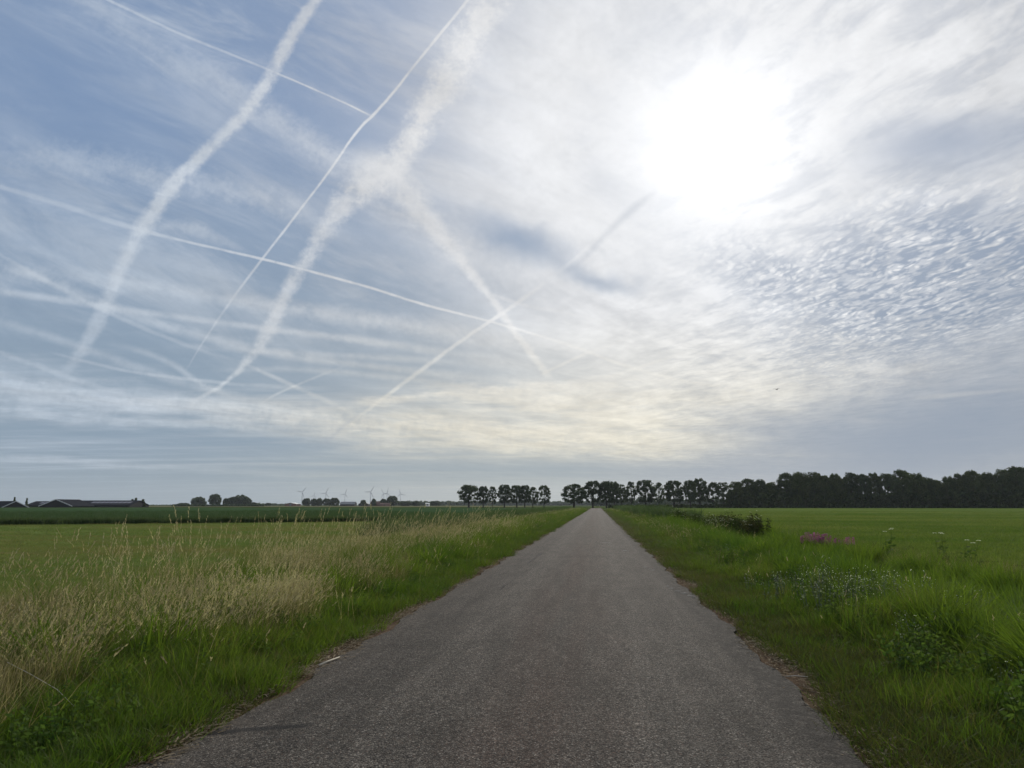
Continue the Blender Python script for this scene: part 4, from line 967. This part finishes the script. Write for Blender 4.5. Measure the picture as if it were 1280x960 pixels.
for px, hub, dep, rot, yaw_, lab in [
 (377.2, 615.0, 4300, 40, 8, 'leftmost tall wind turbine, tower rising from behind the tree clump'),
 (392, 619.4, 6200, 10, 20, 'faint tiny turbine between the two leftmost ones'),
 (406.8, 616.4, 4600, 22, 15, 'second tall turbine from the left'),
 (430.8, 617.6, 5000, 18, 12, 'third tall turbine, above the grey shed roof'),
 (462.8, 614.9, 4300, 30, 5, 'turbine above the farm roofs with one blade pointing up right'),
 (479.3, 617.2, 5600, 90, 10, 'small turbine close left of a larger one'),
 (483.5, 616.4, 4700, 12, 15, 'turbine just left of the tallest farm tree'),
 (500.3, 617.4, 4800, -18, 8, 'rightmost wind turbine, right of the tallest farm tree')]:
    x, y = gxy(px, dep); zh = at(px, hub, dep).z; s = zh/80
    e = empty('wind_turbine', (x, y, 0), YAW+R(yaw_)); e.scale = (s, s, s); tag(e, lab, 'wind turbine', 'wind turbines on the left horizon')
    link('tower', TT[0], e); link('nacelle', TT[1], e); h_ = link('hub', TT[3], e, (0, 0, 80))
    for k in range(3):
        b_ = link('blade', TT[2], h_); b_.rotation_euler = (0, R(rot+120*k), 0)

# ================================================================== single plants and small things
def ptz(x, y): return float(terrain(x, y))
def spike_plant(name, label, x, y, h, n, seed):
    r_ = random.Random(seed); e = empty(name, (x, y, ptz(x, y))); tag(e, label, 'flower', 'purple flowering plants on the ditch bank')
    st = MB(); lf = MB(); fl = MB()
    for k in range(n):
        a = r_.uniform(0, 6.28); rr = .30*math.sqrt(r_.random()); b = Vector((rr*math.cos(a), rr*math.sin(a), -.05)); hh_ = h*r_.uniform(.75, 1.08)
        t_ = b+Vector((r_.uniform(-.08, .16), r_.uniform(-.08, .08), hh_)); st.tube([b, b.lerp(t_, .5)+Vector((.01, 0, 0)), t_], [.005, .004, .002], 5)
        for i in range(14):
            p = b.lerp(t_, .1+.5*i/14); aa = i*2.4; lf.leaf(p, (math.cos(aa), math.sin(aa), .4), .11, .022)
        for i in range(46):
            t = .52+.48*i/46; p = b.lerp(t_, t); aa = i*2.4; w_ = .07*(1.15-t); lf_d = Vector((math.cos(aa), math.sin(aa), .3)); fl.leaf(p+lf_d*w_*.3, lf_d, .04, .03)
    link('stem', st.mesh('stem', [M_WEED]), e); tag(link('leaves', lf.mesh('leaves', [M_WEED]), e), kind='stuff'); tag(link('flowers', fl.mesh('flowers', [M_PINK]), e), kind='stuff')
for i, (x, y, h, lab) in enumerate([(7.1, 26.6, .62, 'leftmost and tallest spikes of the purple flower clump by the ditch'),
      (7.3, 26.0, .55, 'purple spikes in the middle of the clump by the ditch'), (7.5, 25.3, .46, 'lower purple spikes at the right of the clump'), (8.2, 26.2, .5, 'faint thin purple spikes standing apart on the right of the clump')]):
    spike_plant('purple_flowering_plant', lab, x, y, h, 16 if i < 3 else 5, i)
# white flowers: individuals
def umbel(name, label, x, y, h, seed, group, n=3):
    r_ = random.Random(seed); e = empty(name, (x, y, ptz(x, y))); tag(e, label, 'flower', group); st = MB(); fl = MB(); lf = MB()
    for k in range(n):
        b = Vector((r_.uniform(-.15, .15), r_.uniform(-.15, .15), -.05)); t_ = b+Vector((r_.uniform(-.15, .2), r_.uniform(-.1, .1), h*r_.uniform(.8, 1.05)))
        st.tube([b, b.lerp(t_, .5), t_], [.006, .005, .003], 5)
        for i in range(9):
            p = b.lerp(t_, .05+.7*i/9); aa = i*2.4; lf.leaf(p, (math.cos(aa), math.sin(aa), .3), .17, .08)
        for i in range(18):
            aa = i*2.4; rr = .045*math.sqrt(i/18); q = t_+Vector((math.cos(aa)*rr, math.sin(aa)*rr, .03-rr*.3)); fl.leaf(q, (math.cos(aa), math.sin(aa), .2), .022, .02)
    link('stem', st.mesh('stem', [M_WEED]), e); tag(link('leaves', lf.mesh('leaves', [M_WEED]), e), kind='stuff'); tag(link('flowers', fl.mesh('flowers', [M_WHITE]), e), kind='stuff')
GW = 'white flowering plants along the ditch'
for i, (x, y, h, lab) in enumerate([
  (9.6, 22.6, .75, 'white flower head at the meadow edge, upper left of a close pair'), (9.9, 21.6, .60, 'white flower head at the meadow edge, lower right of a close pair'),
  (6.95, 40.3, .95, 'white flower on the tall weeds left of the purple clump'), (7.25, 36.5, .95, 'white flower nearest the purple clump'),
  (6.6, 44.0, .85, 'white flower in the middle of the weedy ridge by the ditch'), (6.2, 52.0, .9, 'white flower at the far end of the weedy ridge'),
  (6.5, 48.0, .95, 'white flower leaning over the ditch ridge'), (8.4, 23.0, .9, 'pale flower stalk rising above the bank between purple clump and pair'),
  (6.9, 42.3, 1.0, 'tallest white flower on the ridge against the meadow'), (7.15, 38.2, .8, 'low white flower on the front slope of the ridge')]):
    umbel('white_flowering_plant', lab, x, y, h, i, GW)
ridge_p = [proto('tall_weed', weed(9, .55, .95, .15, spread=.3), [M_WEEDDARK]) for _ in range(4)]+[proto('tall_flowering_weed', weed(7, .6, 1.0, .14, flower=True, fl_n=14, spread=.3), [M_WEEDDARK, M_WHITE])]
y = rng.uniform(33, 75, 420); x = 6.3+.006*y+rng.normal(0, .45, 420); scatter('ridge_weeds', put(y, x), ridge_p, 1.0, 1.3, .12)
y = rng.uniform(13, 30, 9); x = 7.6+.02*y+rng.normal(0, .5, 9); scatter('meadow_edge_weeds', put(y, x), ridge_p[:4], .3, .5, .12)
y = rng.normal(12.0, .9, 70); x = rng.normal(3.9, .5, 70); scatter('pale_bank_weeds', put(y, x), grey_p, .8, 1.2, .12)
y, u = spots(130, None, 4.5, 50); x = 2.9+3.5*u+.02*y; scatter('tiny_white_bank_flowers', put(y, x), grey_p, .6, 1.0, .12)
# big reedy clump at the right frame edge
def blade_clump(name, label, cat, x, y, n, h0, h1, w, rad, mat_, lean=(.15, .6), az=None, seed=1):
    e = tag(link(name, None), label, cat); e.location = (x, y, ptz(x, y)); mb = MB()
    for k in range(n):
        a = rnd.uniform(0, 6.283); r_ = rad*math.sqrt(rnd.random()); mb.blade((r_*math.cos(a), r_*math.sin(a), -.05), rnd.uniform(h0, h1), w*rnd.uniform(.6, 1.3), rnd.uniform(*lean), a+rnd.uniform(-.6, .6) if az is None else az+rnd.uniform(-.5, .5), .8, 5, 0)
    link('leaves', mb.mesh('leaves', [mat_]), e); return e
blade_clump('reed_clump', 'tall dark green reed clump at the right frame edge', 'reeds', 5.55, 10.6, 240, .8, 1.3, .026, .5, M_LUSH)
blade_clump('reed_clump', 'broad bladed reeds in front of the dark hollow, lower right', 'reeds', 4.75, 8.9, 120, .35, .75, .018, .28, M_REED)
blade_clump('reed_clump', 'bright green reeds on the near side of the ditch, right of the dead branch', 'reeds', 6.2, 13.0, 200, .5, 1.0, .016, .6, M_LUSH)
blade_clump('seeding_grass_clump', 'pale feathery seed heads bending over the right bank', 'grass', 4.15, 9.9, 34, .45, .62, .008, .10, M_SEED, (.6, 1.1), 3.0)
# lying and standing stalks
M_STALK = simple('bleached_stalk', (0.46, 0.42, 0.34), .8, .25, 30.0)
def stalk(name, label, cat, pts, r0, extra=()):
    mb = MB(); mb.tube(pts, [r0*(1-.5*i/(len(pts)-1)) for i in range(len(pts))], 6)
    for p in extra: mb.tube(p, [r0*.6, r0*.3], 5)
    c = Vector(pts[0]); mb.V = [tuple(Vector(v)-c) for v in mb.V]
    o = link(name, mb.mesh(name, [M_STALK], True)); o.location = c; return tag(o, label, cat)
stalk('stick', 'thin pale stick lying along the left edge of the road', 'stick', [(-2.61, 7.0, .02), (-2.58, 7.15, .026), (-2.545, 7.36, .024)], .011)
stalk('dry_stalk', 'long dead stalk lying across the grass in the lower left corner', 'stalk', [(-4.55, 5.5, .30), (-4.2, 5.3, .27), (-3.85, 5.15, .20), (-3.6, 5.0, .13)], .0028)
stalk('dead_branch', 'curved pale dead branch arching over the dark hollow in the bank', 'branch', [(4.75, 12.7, .02), (4.9, 12.75, .17), (5.1, 12.8, .21), (5.3, 12.85, .14), (5.42, 12.9, .0)], .018)
stalk('dry_stalk', 'short bent straw on the crumbled right road edge', 'stalk', [(1.62, 7.1, .0), (1.68, 7.0, .03), (1.78, 6.95, .035)], .005)
# bird
def bird():
    p = at(971, 487, 62); e = empty('bird', p, YAW+R(50)); tag(e, 'tiny dark bird flying high above the wood', 'bird'); M_B = simple('dark_feather', (.02, .02, .02), .8)
    b_ = MB(); b_.tube([(-.17, 0, 0), (-.08, 0, .012), (0, 0, .02), (.10, 0, .022), (.15, 0, .03), (.19, 0, .02)], [.012, .035, .045, .035, .024, .004], 8); link('body', b_.mesh('body', [M_B], True), e)
    for s in (-1, 1):
        w_ = MB(); V_ = [(.08, 0, .03), (-.04, 0, .03), (.06, s*.14, .09), (-.05, s*.14, .09), (-.02, s*.3, .06), (-.10, s*.27, .06)]
        V_ += [(x, y_, z+.008) for x, y_, z in V_]
        w_.add(V_, [(0, 1, 3, 2), (2, 3, 5, 4), (6, 8, 9, 7), (8, 10, 11, 9), (0, 2, 8, 6), (2, 4, 10, 8), (1, 7, 9, 3), (3, 9, 11, 5), (4, 5, 11, 10)]); link('wing', w_.mesh('wing', [M_B]), e)
    t_ = MB(); t_.add([(-.16, -.01, 0), (-.16, .01, 0), (-.28, .04, 0), (-.28, -.04, 0), (-.16, -.01, .008), (-.16, .01, .008), (-.28, .04, .008), (-.28, -.04, .008)], [(3, 2, 1, 0), (4, 5, 6, 7), (0, 1, 5, 4), (2, 3, 7, 6), (1, 2, 6, 5), (3, 0, 4, 7)]); link('tail', t_.mesh('tail', [M_B]), e)
bird()

# ================================================================== haze
mb = MB(); mb.box(-7100, 7100, -70, 7100, -2, 150)
hm = bpy.data.materials.new('haze'); hm.use_nodes = True; hm.node_tree.nodes.clear()
pv = hm.node_tree.nodes.new('ShaderNodeVolumePrincipled'); pv.inputs['Density'].default_value = HAZE; pv.inputs['Color'].default_value = (.82, .9, 1, 1); pv.inputs['Anisotropy'].default_value = .3
ho = hm.node_tree.nodes.new('ShaderNodeOutputMaterial'); hm.node_tree.links.new(pv.outputs[0], ho.inputs['Volume'])
if HAZE > 0: tag(link('haze', mb.mesh('haze', [hm])), kind='stuff')
